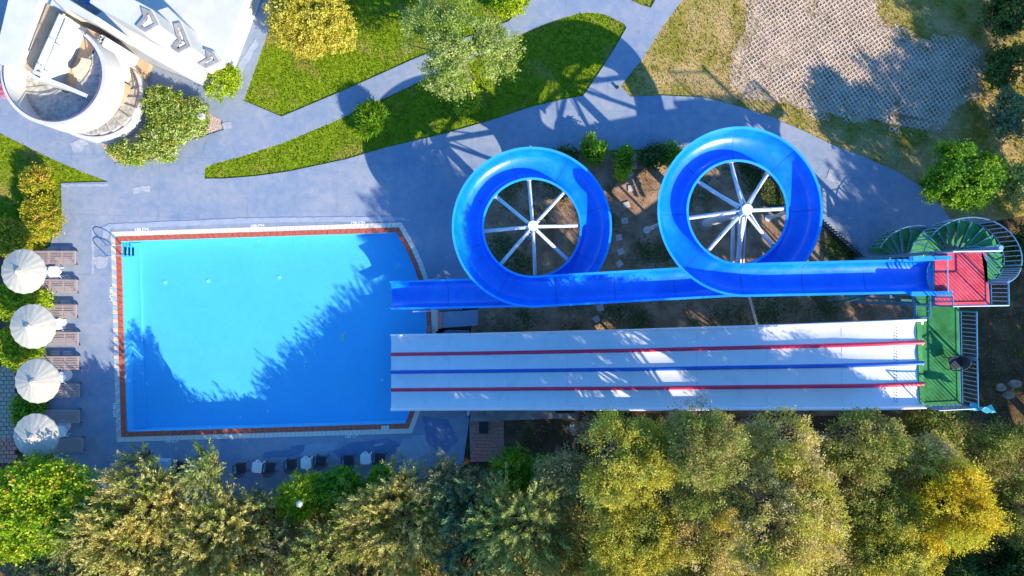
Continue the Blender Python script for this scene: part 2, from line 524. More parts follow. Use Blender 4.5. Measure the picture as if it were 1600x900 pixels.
def ground_sheet(name, poly, m, z=-.06):
    return tag(MB().sheet(g2(poly), z).build(name, m), kind='structure')
def grow(P, d):
    n = len(P); cx = sum(p[0] for p in P) / n; cy = sum(p[1] for p in P) / n
    return offset_poly(P, d)
ground_sheet('lawn', grow(lawnA, 2), M['lawn'])
ground_sheet('lawn', grow(lawnB, 2), M['lawn'])
ground_sheet('lawn', grow(lawnE, 2), M['lawn'])
lawnD = [(-300, 60), (-150, 128), (0, 206), (26, 219), (85, 248), (130, 267), (174, 286), (97, 288), (99, 364), (60, 395), (20, 385), (-10, 372), (-300, 372)]
ground_sheet('lawn', lawnD, M['lawn'])
fieldC = [(1098, -300), (1098, -60), (1064, 0), (1033, 42), (1003, 90), (968, 135), (984, 153), (1035, 151), (1100, 154), (1150, 167), (1200, 183), (1260, 208), (1300, 228), (1350, 247), (1400, 269), (1440, 294), (1470, 324), (1488, 347), (1530, 350), (1640, 330), (1900, 200), (1900, -300)]
ground_sheet('dry_lawn', fieldC, M['dry'])
ground_sheet('gravel_strip', grow(gravelS, 2), M['gravel'], -.05)
ground_sheet('gravel_bed', grow(bedS, 2), M['gravel'], -.055)
garden = [(735, 440), (733, 400), (735, 360), (748, 305), (770, 280), (800, 260), (835, 246), (870, 239), (905, 236), (1050, 233), (1100, 238), (1150, 250), (1190, 268), (1232, 302), (1285, 350), (1345, 404), (1420, 410), (1480, 470), (1492, 510), (1506, 560), (1488, 600), (1500, 640), (1440, 650), (1100, 650), (905, 640), (735, 636), (735, 516), (747, 480)]
garden_o = ground_sheet('garden_soil', [(x + .5, y) for x, y in garden], M['soil'], -.05)

# stepping stones set in the garden soil
stone_px = [(992, 246, 12), (990, 259, 10), (984, 272, 40), (986, 294, 3), (979, 320, 18), (976, 345, 8), (967, 371, 12), (970, 393, 24), (968, 412, 40), (938, 481, 12), (932, 499, 35)]
sm = [M['paint_white']]
M['slab'] = simple('pale_paving_slab', (.40, .35, .32), (.52, .47, .43), 6, .8, .3)
for i, (x, y, a) in enumerate(stone_px):
    mb = MB()
    p = G(x, y, -.02)
    w = .15 + .012 * rnd.random()
    rows = []
    mb.box((p.x, p.y, -.025), (w * 2, w * 1.9, .06), R(a))
    mb.box((p.x, p.y, .007), (w * 1.9, w * 1.8, .012), R(a))
    mb.build('stepping_stone', M['slab'], garden_o)

# grass blades, gravel pebbles: uncountable stuff
rng = np.random.default_rng(5)
def mesh_np(name, verts, nper, mat, tone=None, smooth=False):
    """verts (n*nper,3): n polygons of nper vertices"""
    n = len(verts) // nper
    me = bpy.data.meshes.new(name)
    me.vertices.add(n * nper)
    me.vertices.foreach_set('co', verts.astype(np.float32).ravel())
    me.loops.add(n * nper)
    me.loops.foreach_set('vertex_index', np.arange(n * nper, dtype=np.int32))
    me.polygons.add(n)
    me.polygons.foreach_set('loop_start', np.arange(0, n * nper, nper, dtype=np.int32))
    try: me.polygons.foreach_set('loop_total', np.full(n, nper, dtype=np.int32))
    except Exception: pass
    if tone is not None:
        at = me.attributes.new('tone', 'FLOAT', 'POINT')
        at.data.foreach_set('value', np.repeat(tone, nper).astype(np.float32))
    me.materials.append(mat)
    me.update(calc_edges=True)
    return me
def scatter(poly, n, ymax=None):
    P = np.array(poly)
    lo, hi = P.min(0), P.max(0)
    lo = np.maximum(lo, [-26, -15]); hi = np.minimum(hi, [26, 15.2])
    X = rng.uniform(lo[0], hi[0], n); Y = rng.uniform(lo[1], hi[1], n)
    k = inside_np(X, Y, poly)
    return X[k], Y[k]
def grass_blades(name, poly, dens, mat, z0, h=.07, w=.022):
    P = np.array(poly); lo = np.maximum(P.min(0), [-26, -15]); hi = np.minimum(P.max(0), [26, 15.2])
    n = int((hi[0] - lo[0]) * (hi[1] - lo[1]) * dens)
    X, Y = scatter(poly, n)
    n = len(X)
    a = rng.uniform(0, 2 * PI, n); hh = h * rng.uniform(.5, 1.3, n); ww = w * rng.uniform(.6, 1.4, n)
    lx = rng.normal(0, .55, n) * hh; ly = rng.normal(0, .55, n) * hh
    V = np.zeros((n, 3, 3))
    V[:, 0] = np.stack([X + np.cos(a) * ww, Y + np.sin(a) * ww, np.full(n, z0)], 1)
    V[:, 1] = np.stack([X - np.cos(a) * ww, Y - np.sin(a) * ww, np.full(n, z0)], 1)
    V[:, 2] = np.stack([X + lx, Y + ly, z0 + hh], 1)
    o = link_mesh(name, mesh_np(name, V.reshape(-1, 3), 3, mat))
    return tag(o, kind='stuff')
for nm, pl in (('lawn_grass', lawnA), ('lawn_grass', lawnB), ('lawn_grass', lawnE), ('lawn_grass', lawnD)):
    tag(grass_blades(nm, g2(pl), 330, M['lawn'], -.06, .085), 'short green grass blades of the mown lawn', 'grass')
dg = [p for p in fieldC]
tag(grass_blades('dry_grass', g2(dg), 170, M['dry'], -.06, .09, .02), 'straw yellow dry grass around the lattice pavers', 'grass')
def pebbles(name, poly, dens, z0, r=.03, mat=None):
    P = np.array(poly); lo = P.min(0); hi = P.max(0)
    n = int((hi[0] - lo[0]) * (hi[1] - lo[1]) * dens)
    X, Y = scatter(poly, n); n = len(X)
    rr = r * rng.uniform(.5, 1.4, n); a = rng.uniform(0, 2 * PI, n)
    V = np.zeros((n, 4, 3, 3))
    top = np.stack([X, Y, z0 + rr * .9], 1)
    for k in range(4):
        for q, kk in enumerate((k, k + 1)):
            V[:, k, q] = np.stack([X + rr * np.cos(a + kk * PI / 2), Y + rr * np.sin(a + kk * PI / 2), np.full(n, z0)], 1)
        V[:, k, 2] = top
    o = link_mesh(name, mesh_np(name, V.reshape(-1, 3), 3, mat or M['pebble']))
    return tag(o, 'pale pink gravel pebbles', 'gravel', kind='stuff')
pebbles('gravel_pebbles', g2(gravelS), 420, -.05)
pebbles('gravel_pebbles', g2(bedS), 160, -.055)
pebbles('soil_crumbs', g2(garden), 25, -.05, .035, M['soil'])['label'] = 'loose crumbs of brown garden soil'

# low weeds on the garden soil
M['weed'] = leaf_mat('weed_leaf', [(0, (.03, .07, .012)), (.6, (.08, .14, .02)), (1, (.20, .20, .05))], .2)
def weeds(centres):
    vs = []; tn = []
    for (x, y, r, n) in centres:
        c = G(x, y)
        k = rng.normal(0, .45, (n, 2)) * r / SPX
        a = rng.uniform(0, 2 * PI, n); h = rng.uniform(.03, .16, n)
        d = np.stack([np.cos(a), np.sin(a), rng.uniform(.2, 1.2, n)], 1) * h[:, None]
        s = np.stack([-np.sin(a), np.cos(a), np.zeros(n)], 1) * .022
        b = np.stack([c.x + k[:, 0], c.y + k[:, 1], np.full(n, -.05)], 1)
        vs.append(np.stack([b - s, b + s, b + d], 1).reshape(-1, 3)); tn.append(rng.uniform(0, 1, n))
    me = mesh_np('garden_weeds', np.concatenate(vs), 3, M['weed'], np.concatenate(tn))
    tag(link_mesh('garden_weeds', me), 'low green weeds scattered over the bare garden soil', 'weeds', kind='stuff')
wc = [(790, 290, 24, 500), (845, 262, 30, 700), (785, 390, 30, 600), (815, 420, 34, 700), (880, 300, 30, 350), (1020, 240, 24, 600), (1190, 285, 26, 1500), (1215, 310, 22, 1300), (1170, 262, 16, 900), (1310, 385, 26, 1400), (1335, 400, 16, 700),
      (1095, 300, 30, 350), (1010, 395, 26, 500), (950, 345, 16, 450), (1040, 400, 24, 400), (960, 490, 30, 450), (1000, 500, 24, 500), (1200, 490, 40, 700), (1290, 480, 30, 500), (1130, 490, 30, 350), (820, 495, 40, 350), (900, 470, 30, 300)]
for _ in range(60):
    wc.append((rnd.uniform(745, 1460), rnd.uniform(240, 640), rnd.uniform(10, 26), 70))
wc = [w for w in wc if inside((w[0], w[1]), garden)]
weeds(wc)

# ---------------------------------------------------------------- lattice pavers
lat = smooth_poly([(1172, -40), (1150, 50), (1133, 90), (1127, 132), (1165, 160), (1205, 168), (1285, 188), (1330, 192), (1395, 205), (1482, 222), (1492, 190), (1512, 168), (1540, 150), (1552, 118), (1556, 80), (1540, 62), (1500, 58), (1455, 55), (1420, 48), (1392, 30), (1378, 8), (1372, -40)], 1)
lat_w = g2(lat)
rag = []
_b = offset_poly(lat_w, -.30)
for i in range(len(_b)):
    p0, p1 = Vector(_b[i]), Vector(_b[(i + 1) % len(_b)])
    k_ = max(1, int((p1 - p0).length / .12))
    nrm_ = Vector(((p1 - p0).y, -(p1 - p0).x)).normalized()
    for j in range(k_):
        q = p0.lerp(p1, j / k_)
        dd = .30 * noise.noise(Vector((q.x * 1.1, q.y * 1.1, 2))) + .16 * noise.noise(Vector((q.x * 4.5, q.y * 4.5, 7)))
        q = q + nrm_ * dd
        rag.append((q.x, q.y))
patch_sheet = MB().sheet(rag, -.052)
M['lat_soil'] = simple('sandy_soil_in_lattice', (.26, .18, .11), (.58, .44, .30), .9, .95, .8, .35, .62, spec=.1, bscale=16)
tag(patch_sheet.build('sandy_soil', M['lat_soil']), kind='structure')
M['lattice'] = simple('pinkish_concrete_lattice', (.52, .40, .34), (.68, .53, .45), 1.6, .85, .3, spec=.15, bscale=22)
pitch = 6.05 / SPX
ang = R(33)
ca, sa = math.cos(ang), math.sin(ang)
bars = MB()
P = np.array(lat_w); cx, cy = P.mean(0)
def holes_in(x, y):
    v = noise.noise(Vector((x * .45, y * .45, 3.1))) + .5 * noise.noise(Vector((x * 1.7, y * 1.7, 9.0)))
    return v
nb = 0
lat_in = offset_poly(lat_w, -.9); lat_mid = offset_poly(lat_w, -.4)
for fam in (0, 1):
    u = (ca, sa) if fam == 0 else (-sa, ca)
    w = (-sa, ca) if fam == 0 else (ca, sa)
    K = int(15 / pitch)
    for k in range(-K, K + 1):
        ox, oy = cx + w[0] * k * pitch, cy + w[1] * k * pitch
        run = None
        seg = pitch
        J = int(15 / seg)
        pr = None
        for j in range(-J, J + 1):
            x0 = ox + u[0] * j * seg; y0 = oy + u[1] * j * seg
            xm = x0 + u[0] * seg / 2; ym = y0 + u[1] * seg / 2
            if not inside((xm, ym), lat_w) or ym > 14.8 or holes_in(xm, ym) > (.62 if inside((xm, ym), lat_in) else (.12 if inside((xm, ym), lat_mid) else -.28)) + .12 * rnd.random(): continue
            # the lower left corner is half buried in sand
            bur = .022 * max(0, min(1, (noise.noise(Vector((xm * .8, ym * .8, 0))) + .75 - (xm - 10.5) * .16)))
            z1 = -.014 - bur + .006 * noise.noise(Vector((xm * 3, ym * 3, 5)))
            v_ = holes_in(xm, ym)
            if not inside((xm, ym), lat_in): z1 -= .010 + .016 * max(0, v_ + .4)
            if not inside((xm, ym), lat_mid): z1 -= .016
            wd_ = .044 + .012 * rnd.random()
            a = Vector((x0, y0, 0)); b = Vector((x0 + u[0] * seg, y0 + u[1] * seg, 0))
            s = Vector((w[0], w[1], 0)) * wd_ / 2
            z0_ = -.06
            if fam: z1 += .0015
            top = [a - s, b - s, b + s, a + s]
            bars.add([(p.x, p.y, z1) for p in top] + [(p.x, p.y, z0_) for p in top], [(0, 1, 2, 3), (0, 4, 5, 1), (2, 6, 7, 3)])
            nb += 1
lo_ = bars.build('lattice_pavers', M['lattice'])
for p in lo_.data.polygons: pass
tag(lo_, 'pinkish concrete grass lattice pavers laid in a diamond grid', 'pavers', kind='stuff')
dgt = grass_blades('tufts_in_lattice', offset_poly(lat_w, .35), 85, M['dry'], -.05, .07, .022)
tag(dgt, 'dry tufts of grass growing through the lattice pavers', 'grass')

# ---------------------------------------------------------------- small brick paved strip at the left edge
def bricks(px0, py0, px1, py1, bw, bh, mname, z=-.03):
    base = tag(MB().sheet(g2([(px0 - 2, py0 - 2), (px1 + 2, py0 - 2), (px1 + 2, py1 + 2), (px0 - 2, py1 + 2)]), z - .03).build('brick_path', M['concrete']), kind='structure')
    y = py0; row = 0
    while y < py1:
        x = px0 - (bw / 2 if row % 2 else 0)
        while x < px1:
            c = G(x + bw / 2, y + bh / 2)
            MB().box((c.x, c.y, z + rnd.uniform(-.012, .006)), ((bw - 1.0) / SPX, (bh - 1.0) / SPX, .06)).build('brick', mname, base)
            x += bw
        y += bh; row += 1
bricks(-24, 575, 19, 682, 8.5, 6.5, M['brick_tan'])
bricks(-24, 684, 19, 722, 8.5, 6.5, M['brick_red'])

# ================================================================ SWIMMING POOL
pt = thing('swimming_pool', G(420, 520, 0), 'large blue rectangular pool with one angled end and red tiled coping', 'swimming pool')
DEP = -.92
def tile_ring(P, Q, size, name, matf, z1):
    n = len(P)
    for i in range(n):
        a, b = Vector(P[i]), Vector(P[(i + 1) % n]); a2, b2 = Vector(Q[i]), Vector(Q[(i + 1) % n])
        L = (b - a).length
        k = max(1, round(L / size))
        for j in range(k):
            t0, t1 = (j + .03) / k, (j + .97) / k
            q = [a.lerp(b, t0), a.lerp(b, t1), a2.lerp(b2, t1), a2.lerp(b2, t0)]
            z = z1 + rnd.uniform(-.003, .003)
            MB().prism([tuple(v) for v in q], -.06, z).build(name, matf(i, j, k), pt)
tile_ring(pool, red_o, .30, 'coping_tile', lambda i, j, k: M['coping_red'], .018)
def cream(i, j, k):
    if i == len(pool) - 1: return M['coping_blue'] if j % 2 else M['coping_peach']
    return M['coping_cream']
tile_ring(offset_poly(red_o, .004), offset_poly(cream_o, -.004), .21, 'border_tile', cream, .012)
# grout bed under the tiles
MB().prism(cream_o, -.12, -.05, [pool]).build('grout_bed', M['coping_cream'], pt)
basin = MB()
n = len(pool)
basin.add([(x, y, -.05) for x, y in pool] + [(x, y, DEP) for x, y in pool], [(i, (i + 1) % n, (i + 1) % n + n, i + n) for i in range(n)])
basin.sheet(pool, DEP)
basin.build('basin', M['pool_floor'], pt)
# bench ledge along the left wall with a pale edge
led = g2([(188.6, 378), (203.5, 377.5), (211.5, 674), (197.2, 674.6)])
MB().prism(led, DEP + .01, DEP + .16).build('ledge', M['pool_floor'], pt)
MB().prism(g2([(203.5, 378), (204.3, 378), (212.3, 673.8), (211.5, 673.8)]), DEP + .01, DEP + .17).build('ledge_trim', M['pool_floor'], pt)
mb = MB(); q = W(534, 528, -.8); mb.box((q.x, q.y, DEP + .01), (.22, .42, .02)); mb.build('floor_drain', M['coping_cream'], pt)
for x, y in ((253, 441), (433, 433), (321, 439), (500, 500), (200, 517), (595, 595)):
    p = W(x, y, -.6)
    mb = MB(); mb.cyl((p.x, p.y, DEP), .09, .03, 12); mb.build('floor_inlet', M['paint_white'], pt)
tag(MB().sheet(pool, -.09).build('pool_water', M['water']), kind='structure')
# repainted and worn patches of the deck, thin coats with ragged edges
PZ = [.002]
def patch(poly, mname, jit=2.0, z=.003):
    P = []
    n_ = len(poly)
    for i in range(n_):
        a_, b_ = poly[i], poly[(i + 1) % n_]
        L_ = math.hypot(b_[0] - a_[0], b_[1] - a_[1]); k_ = max(1, int(L_ / 4))
        for j in range(k_):
            t = j / k_
            P.append((a_[0] + (b_[0] - a_[0]) * t + rnd.uniform(-jit, jit) * .5, a_[1] + (b_[1] - a_[1]) * t + rnd.uniform(-jit, jit) * .5))
    PZ[0] += .0011
    MB().sheet(g2(P), PZ[0]).build('repainted_patch', M[mname], deck_o)
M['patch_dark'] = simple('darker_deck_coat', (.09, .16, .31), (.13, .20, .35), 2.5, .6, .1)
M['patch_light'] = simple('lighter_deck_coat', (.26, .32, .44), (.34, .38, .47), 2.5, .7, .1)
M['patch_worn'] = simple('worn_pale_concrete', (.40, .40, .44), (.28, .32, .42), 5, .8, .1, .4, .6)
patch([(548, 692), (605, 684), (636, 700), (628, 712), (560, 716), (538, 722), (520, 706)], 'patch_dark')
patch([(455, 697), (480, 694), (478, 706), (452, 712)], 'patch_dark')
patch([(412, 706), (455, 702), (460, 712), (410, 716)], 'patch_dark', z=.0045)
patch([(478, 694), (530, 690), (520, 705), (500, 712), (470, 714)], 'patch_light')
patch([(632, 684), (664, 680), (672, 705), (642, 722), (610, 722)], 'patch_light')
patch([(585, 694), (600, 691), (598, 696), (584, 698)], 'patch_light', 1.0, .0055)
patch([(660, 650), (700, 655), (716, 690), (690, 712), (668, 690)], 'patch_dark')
patch([(143, 352), (148, 352), (147, 428), (143, 430)], 'patch_worn', 1.5)
patch([(144, 400), (168, 402), (166, 418), (150, 420)], 'patch_worn', 3)
patch([(96, 288), (170, 287), (168, 291), (98, 292)], 'patch_light', 2)
patch([(205, 292), (236, 290), (234, 300), (208, 302)], 'patch_worn', 4)
patch([(360, 118), (400, 60), (404, 70), (372, 124)], 'patch_light', 2)
patch([(110, 225), (132, 215), (140, 226), (116, 240)], 'patch_worn', 5)
patch([(346, 193), (360, 189), (364, 198), (350, 204)], 'patch_worn', 3)
patch([(1296, 262), (1330, 276), (1322, 292), (1290, 280)], 'patch_worn', 4)
patch([(160, 355), (172, 350), (400, 340), (620, 338), (640, 342), (640, 345), (420, 348), (172, 358), (170, 372), (160, 372)], 'patch_light', 1.2)
# skimmer plate on the coping
p = G(602, 668)
mb = MB(); mb.box((p.x, p.y, .022), (.36, .17, .012), R(2)); sk_ = mb.build('skimmer_plate', M['paint_white'], pt)
mb = MB()
for dx in (-.10, .0, .09): mb.box((p.x + dx, p.y, .030), (.05, .03, .004), R(10 * dx * 30))
mb.build('plate_mark', M['black'], sk_)
# depth marking letters painted on the deck
def text_mesh(s, size, loc, rz):
    cu = bpy.data.curves.new('depth_mark', 'FONT')
    cu.body = s; cu.size = size; cu.align_x = 'CENTER'; cu.align_y = 'CENTER'; cu.extrude = .002; cu.offset = .008
    o = bpy.data.objects.new('tmp', cu); COL.objects.link(o)
    dg_ = bpy.context.evaluated_depsgraph_get()
    me = bpy.data.meshes.new_from_object(o.evaluated_get(dg_))
    bpy.data.objects.remove(o)
    me.materials.clear(); me.materials.append(M['paint_white'])
    q = link_mesh('depth_mark', me, deck_o, loc)
    q.rotation_euler = (0, 0, rz)
for x, y, a in ((221, 359, 2), (402, 353.5, 2), (559, 348.5, 2), (268, 689, 0), (549, 681.5, 2), (174, 459, -90), (179, 640, -90)):
    p = G(x, y, .006)
    text_mesh('150 CM', .21, (p.x, p.y, p.z), R(a))

# pool ladder
lt = thing('pool_ladder', G(178, 392, 0), 'polished steel pool ladder with two arched handrails at the top left corner of the pool', 'ladder')
for y in (384.3, 400.3):
    a = G(168, y); 
    e = G(189.5, y)
    pts = [(a.x, a.y, 0), (a.x, a.y, .45)] + [(a.x + (e.x - a.x + .10) * (.5 - .5 * math.cos(t)), a.y, .45 + .30 * math.sin(t)) for t in [PI * k / 10 for k in range(1, 10)]] + [(e.x + .10, a.y, .3), (e.x + .10, a.y, -.72)]
    MB().tube(pts, .022, 8).build('handrail', M['chrome'], lt, True)
a = G(189.5, 392.3)
for z in (-.14, -.30, -.46):
    MB().box((a.x + .12 + (-.14 - z) * .6, a.y, z), (.09, .42, .03)).build('step', M['black'], lt)
# ================================================================ BLUE TUBE SLIDE (open channel, two loops)
def V2(x, y): return Vector(((x - 800) / SPX, (450 - y) / SPX))
RC = 2.80                                   # loop radius, metres
C2 = V2(1103, 349); C1 = V2(829, 364.5)
START = V2(1338, 434.5); END = V2(612.5, 461.5)
def tangent_from(Pt, C, r, side):
    """point where the tangent line through Pt touches the circle (side=+1: C lies right of travel)"""
    d = C - Pt; L = d.length
    base = math.atan2(d.y, d.x); off = math.asin(r / L)
    return base, off
# travel runs left (-x); the loops are turned clockwise so their centre lies to the right of travel (up the picture)
b_, o_ = tangent_from(START, C2, RC, 1)
h_in = b_ + o_                              # heading of the first straight
def bottom(C, hd): # circle point where heading is hd with centre on the right
    return C - Vector((math.sin(hd), -math.cos(hd))) * RC
h_mid = math.atan2((C1 - C2).y, (C1 - C2).x)
d = END - C1
h_out = math.atan2(d.y, d.x) - math.asin(RC / d.length)
path = []                                    # (x, y, heading, bend)
def straight(A, B, hd, n):
    for i in range(n): 
        p = A.lerp(B, i / n); path.append((p.x, p.y, hd, 0.0))
def arc(C, h0, h1, n):
    for i in range(n):
        h = h0 + (h1 - h0) * i / n
        p = bottom(C, h)
        path.append((p.x, p.y, h, 1.0))
norm = lambda a: (a + 2 * PI) % (2 * PI)
h_in, h_mid, h_out = norm(h_in), norm(h_mid), norm(h_out)
marks = [0]
straight(START, bottom(C2, h_in), h_in, 36); marks.append(len(path))
arc(C2, h_in, h_mid - 2 * PI, 96); marks.append(len(path))
straight(bottom(C2, h_mid), bottom(C1, h_mid), h_mid, 40); marks.append(len(path))
arc(C1, h_mid, h_out - 2 * PI, 96); marks.append(len(path))
straight(bottom(C1, h_out), END, h_out, 34)
path.append((END.x, END.y, h_out, 0)); marks.append(len(path) - 1)
hz = [6.15, 5.35, 4.25, 3.7, 2.55, .42]
s = [0.0]
for i in range(1, len(path)):
    s.append(s[-1] + math.hypot(path[i][0] - path[i - 1][0], path[i][1] - path[i - 1][1]))
zs = np.interp(s, [s[k] for k in marks], hz)
ker = np.ones(9) / 9
zs = np.convolve(np.pad(zs, 4, mode='edge'), ker, 'valid')
bend = np.array([p[3] for p in path])
ker = np.ones(13) / 13
bend = np.convolve(np.pad(bend, 6, mode='edge'), ker, 'valid')
HW = .60; FL = .085; DP = .52
def ring_profile(i, part='shell'):
    x, y, hd, _ = path[i]
    z = zs[i]; bk = bend[i]
    left = Vector((-math.sin(hd), math.cos(hd), 0))      # outside of the loops
    def P(u, v):
        return (x + left.x * u, y + left.y * u, z + v + bk * (.13 * u / HW + (.10 if u > HW * .8 else 0)))
    K = 12
    inner = [P(-HW * math.cos(PI * k / K), -DP * math.sin(PI * k / K) ** .75) for k in range(K + 1)]
    outer = [P(-(HW + .03) * math.cos(PI * k / K), -.035 - (DP + .0) * math.sin(PI * k / K) ** .75) for k in range(K + 1)]
    if part == 'inner': return inner
    if part == 'outer': return outer
    if part == 'riml': return [P(-HW - FL, .03), P(-HW + .012, .03), P(-HW + .012, -.05), P(-HW - .012, -.05), P(-HW - .012, 0), P(-HW - FL, 0)]
    return [P(HW + FL, .03), P(HW + FL, 0), P(HW + .012, 0), P(HW + .012, -.05), P(HW - .012, -.05), P(HW - .012, .03)][::-1]
M['slide_seam'] = simple('sealant_seam', (.01, .07, .38), (.02, .10, .45), 5, .5, 0)
slide = thing('water_slide', (C2.x, C2.y, 0), 'bright blue open channel slide with two round loops running down into the pool', 'water slide')
step = 12
cuts = list(range(0, len(path) - 1, step)) + [len(path) - 1]
if cuts[-1] - cuts[-2] < 6: cuts.pop(-2)
for a, b in zip(cuts[:-1], cuts[1:]):
    mb = MB()
    rows = [ring_profile(i, 'inner') + ring_profile(i, 'outer')[::-1] for i in range(a, b + 1)]
    mb.loft(rows)
    sec = mb.build('slide_section', M['slide_blue'], slide, True)
    for side in ('riml', 'rimr'):
        MB().loft([ring_profile(i, side) for i in range(a, b + 1)]).build('slide_rim', M['slide_rim'], sec)
    # seam where two sections are bolted together
    if a:
        x, y, hd, _ = path[a]
        tt = Vector((math.cos(hd), math.sin(hd), 0)) * .012
        pin = [Vector(p) for p in ring_profile(a, 'inner')]
        cc = Vector((x, y, zs[a] + .1))
        pin2 = [p + (cc - p).normalized() * .006 for p in pin]
        MB().loft([[tuple(p - tt) for p in pin2], [tuple(p + tt) for p in pin2]], False).build('joint_seam', M['slide_seam'], sec)
    # bolted joint collar below the channel
    x, y, hd, _ = path[a]
    t = Vector((math.cos(hd), math.sin(hd), 0)) * .02
    o1 = ring_profile(a, 'outer')
    r0 = [Vector(p) for p in o1]
    ctr = Vector((x, y, zs[a] - .1))
    r1 = [p + (p - ctr).normalized() * .06 for p in r0]
    for q in (r0, r1): pass
    rows = [[tuple(p + t * sgn) for p in r0] + [tuple(p + t * sgn) for p in r1[::-1]] for sgn in (-1, 1)]
    MB().loft(rows).build('joint_collar', M['slide_rim'], sec)
# start tub: higher walls, entry lip and grab bar
hx = Vector((math.cos(h_in), math.sin(h_in), 0)); hl = Vector((-hx.y, hx.x, 0))
S3 = Vector((START.x, START.y, 6.15))
for sg in (-1, 1):
    a = S3 + hl * sg * (HW + .09) + hx * 1.0; b = S3 + hl * sg * (HW + .09) - hx * .55
    mb = MB(); mb.bar(a + Vector((0, 0, .03)), b + Vector((0, 0, .12)), .17, .16); mb.build('tub_wall', M['slide_rim'], slide)
mb = MB()
rows = []
for k in range(5):
    q = S3 - hx * (.0 + .07 * k)
    rows.append([tuple(q + hl * (HW * c_) + Vector((0, 0, -(DP - .07 * k) * math.sqrt(max(0, 1 - c_ * c_)) + .0))) for c_ in [math.cos(PI * j / 10) for j in range(11)]])
mb.loft(rows, False); mb.build('entry_floor', M['slide_rim'], slide, True)
q = S3 + hx * .05
MB().tube([q - hl * (HW + .05) + Vector((0, 0, .06)), q - hl * (HW + .05) + Vector((0, 0, .85)), q + hl * (HW + .05) + Vector((0, 0, .85)), q + hl * (HW + .05) + Vector((0, 0, .06))], .022).build('grab_bar', M['steel_pale'], slide, True)

# central columns with eight arms each
def loop_support(C, ztop, zring0, zring1, off, reach):
    top = ztop
    col = MB().cyl((C.x, C.y, -.06), .20, ztop - .06, 20).build('support_column', M['steel_white'], slide, True)
    MB().cyl((C.x, C.y, ztop - .12), .215, .06, 24).build('column_cap', M['paint_white'], col)
    MB().cyl((C.x, C.y, -.05), .34, .06, 20).build('base_plate', M['concrete'], col)
    MB().cyl((C.x, C.y, ztop - .75), .26, .35, 16).build('hub', M['steel_blue'], col)
    for k in range(8):
        a = off + k * PI / 4
        dvec = Vector((math.cos(a), math.sin(a), 0))
        # loop height above this direction (heading clockwise from the bottom)
        ph = ((-PI / 2 - a) % (2 * PI)) / (2 * PI)
        zr = zring0 + (zring1 - zring0) * ph
        A = Vector((C.x, C.y, ztop - .62)) + dvec * .18
        B = Vector((C.x, C.y, zr - DP * .8)) + dvec * reach
        arm = MB().tube([A, B], [.075, .085], 10).build('support_arm', M['steel_white'], slide, True)
        A2 = Vector((C.x, C.y, ztop - .18)) + dvec * .19
        MB().tube([A2, A + (B - A) * .62 + Vector((0, 0, .07))], .028, 6).build('stay_rod', M['steel_white'], arm, True)
        MB().box(B - dvec * .05, (.06, .22, .26), a).build('arm_bracket', M['steel_white'], arm)
loop_support(C2, 5.9, 5.25, 4.35, R(6), 2.20)
loop_support(C1, 4.1, 3.6, 2.65, R(4), 2.20)
def under(px, py):
    q = G(px, py); best = min(range(len(path)), key=lambda i: (path[i][0] - q.x) ** 2 + (path[i][1] - q.y) ** 2 + (0 if i >= 0 else 9))
    zz = [zs[i] for i in range(len(path)) if (path[i][0] - q.x) ** 2 + (path[i][1] - q.y) ** 2 < .45]
    return min(zz) - DP - .08 if zz else 1.0
def leg(px, py, zt, name='support_leg', r=.085, top=None):
    p = G(px, py)
    q = Vector((p.x, p.y, min(zt, under(px, py)))) if top is None else top
    l = MB().tube([(p.x, p.y, -.06), q], r, 10).build(name, M['steel_white'], slide, True)
    MB().cyl((p.x, p.y, -.05), r * 2, .04, 12).build('foot_plate', M['steel_white'], l)
leg(1011, 359, 4.3); leg(1201, 340.5, 4.2)
leg(1240, 437, 5.2); leg(960, 448, 3.3); leg(700, 459, .9, r=.06); leg(760, 459, 1.6, r=.07)
leg(1183, 507, 0, top=Vector((*(C2 + Vector((.6, -2.95))), 3.9)), r=.06)
for dx, tx in ((34, .95), (60, 1.9)):
    p = C2 + Vector((0, 0))
    A = Vector((C2.x + .05 + (dx - 34) / 100, C2.y - .15, 3.9)); B = Vector((C2.x + tx * .35, C2.y - 2.35, 2.9))
    a_ = MB().tube([A, B], .085, 10).build('support_arm', M['steel_white'], slide, True)
    MB().tube([A + Vector((.12, 0, .5)), A.lerp(B, .85) + Vector((.16, 0, .05))], .03, 6).build('stay_rod', M['steel_white'], a_, True)
# white gelcoat patches on the outside lip
p = G(682, 484.5)

# ================================================================ WHITE RACING SLIDE (four lanes)
race = thing('racing_slide', G(980, 580, 0), 'wide white four lane slide with red and blue lane dividers descending into the pool', 'water slide')
WID = 3.40
px_ = [613, 660, 720, 800, 900, 986, 1070, 1152, 1215, 1260, 1300, 1343]
hh_ = [.35, .40, .58, 1.0, 1.7, 2.35, 3.05, 3.75, 4.35, 4.85, 5.1, 5.15]
cy_ = [580.3, 579.4, 578.2, 575.5, 571.5, 568, 563.5, 559.5, 556, 553, 551, 548.5]
def race_pt(x, v, dz=0.0):
    h = np.interp(x, px_, hh_); cy = np.interp(x, px_, cy_)
    # smooth heights a little
    h = (np.interp(x - 16, px_, hh_) + 2 * h + np.interp(x + 16, px_, hh_)) / 4
    cy = (np.interp(x - 30, px_, cy_) + cy + np.interp(x + 30, px_, cy_)) / 3
    return ((x - 800) / SPX, (450 - cy) / SPX + v, h + dz)
xs = np.linspace(613, 1343, 74)
seg = [xs[i:i + 9 + 1] for i in range(0, 73, 9)]
seg = [g for g in seg if len(g) > 1]
if len(seg[-1]) < 3: seg[-2] = np.concatenate([seg[-2], seg[-1][1:]]); seg.pop()
lw = WID / 4
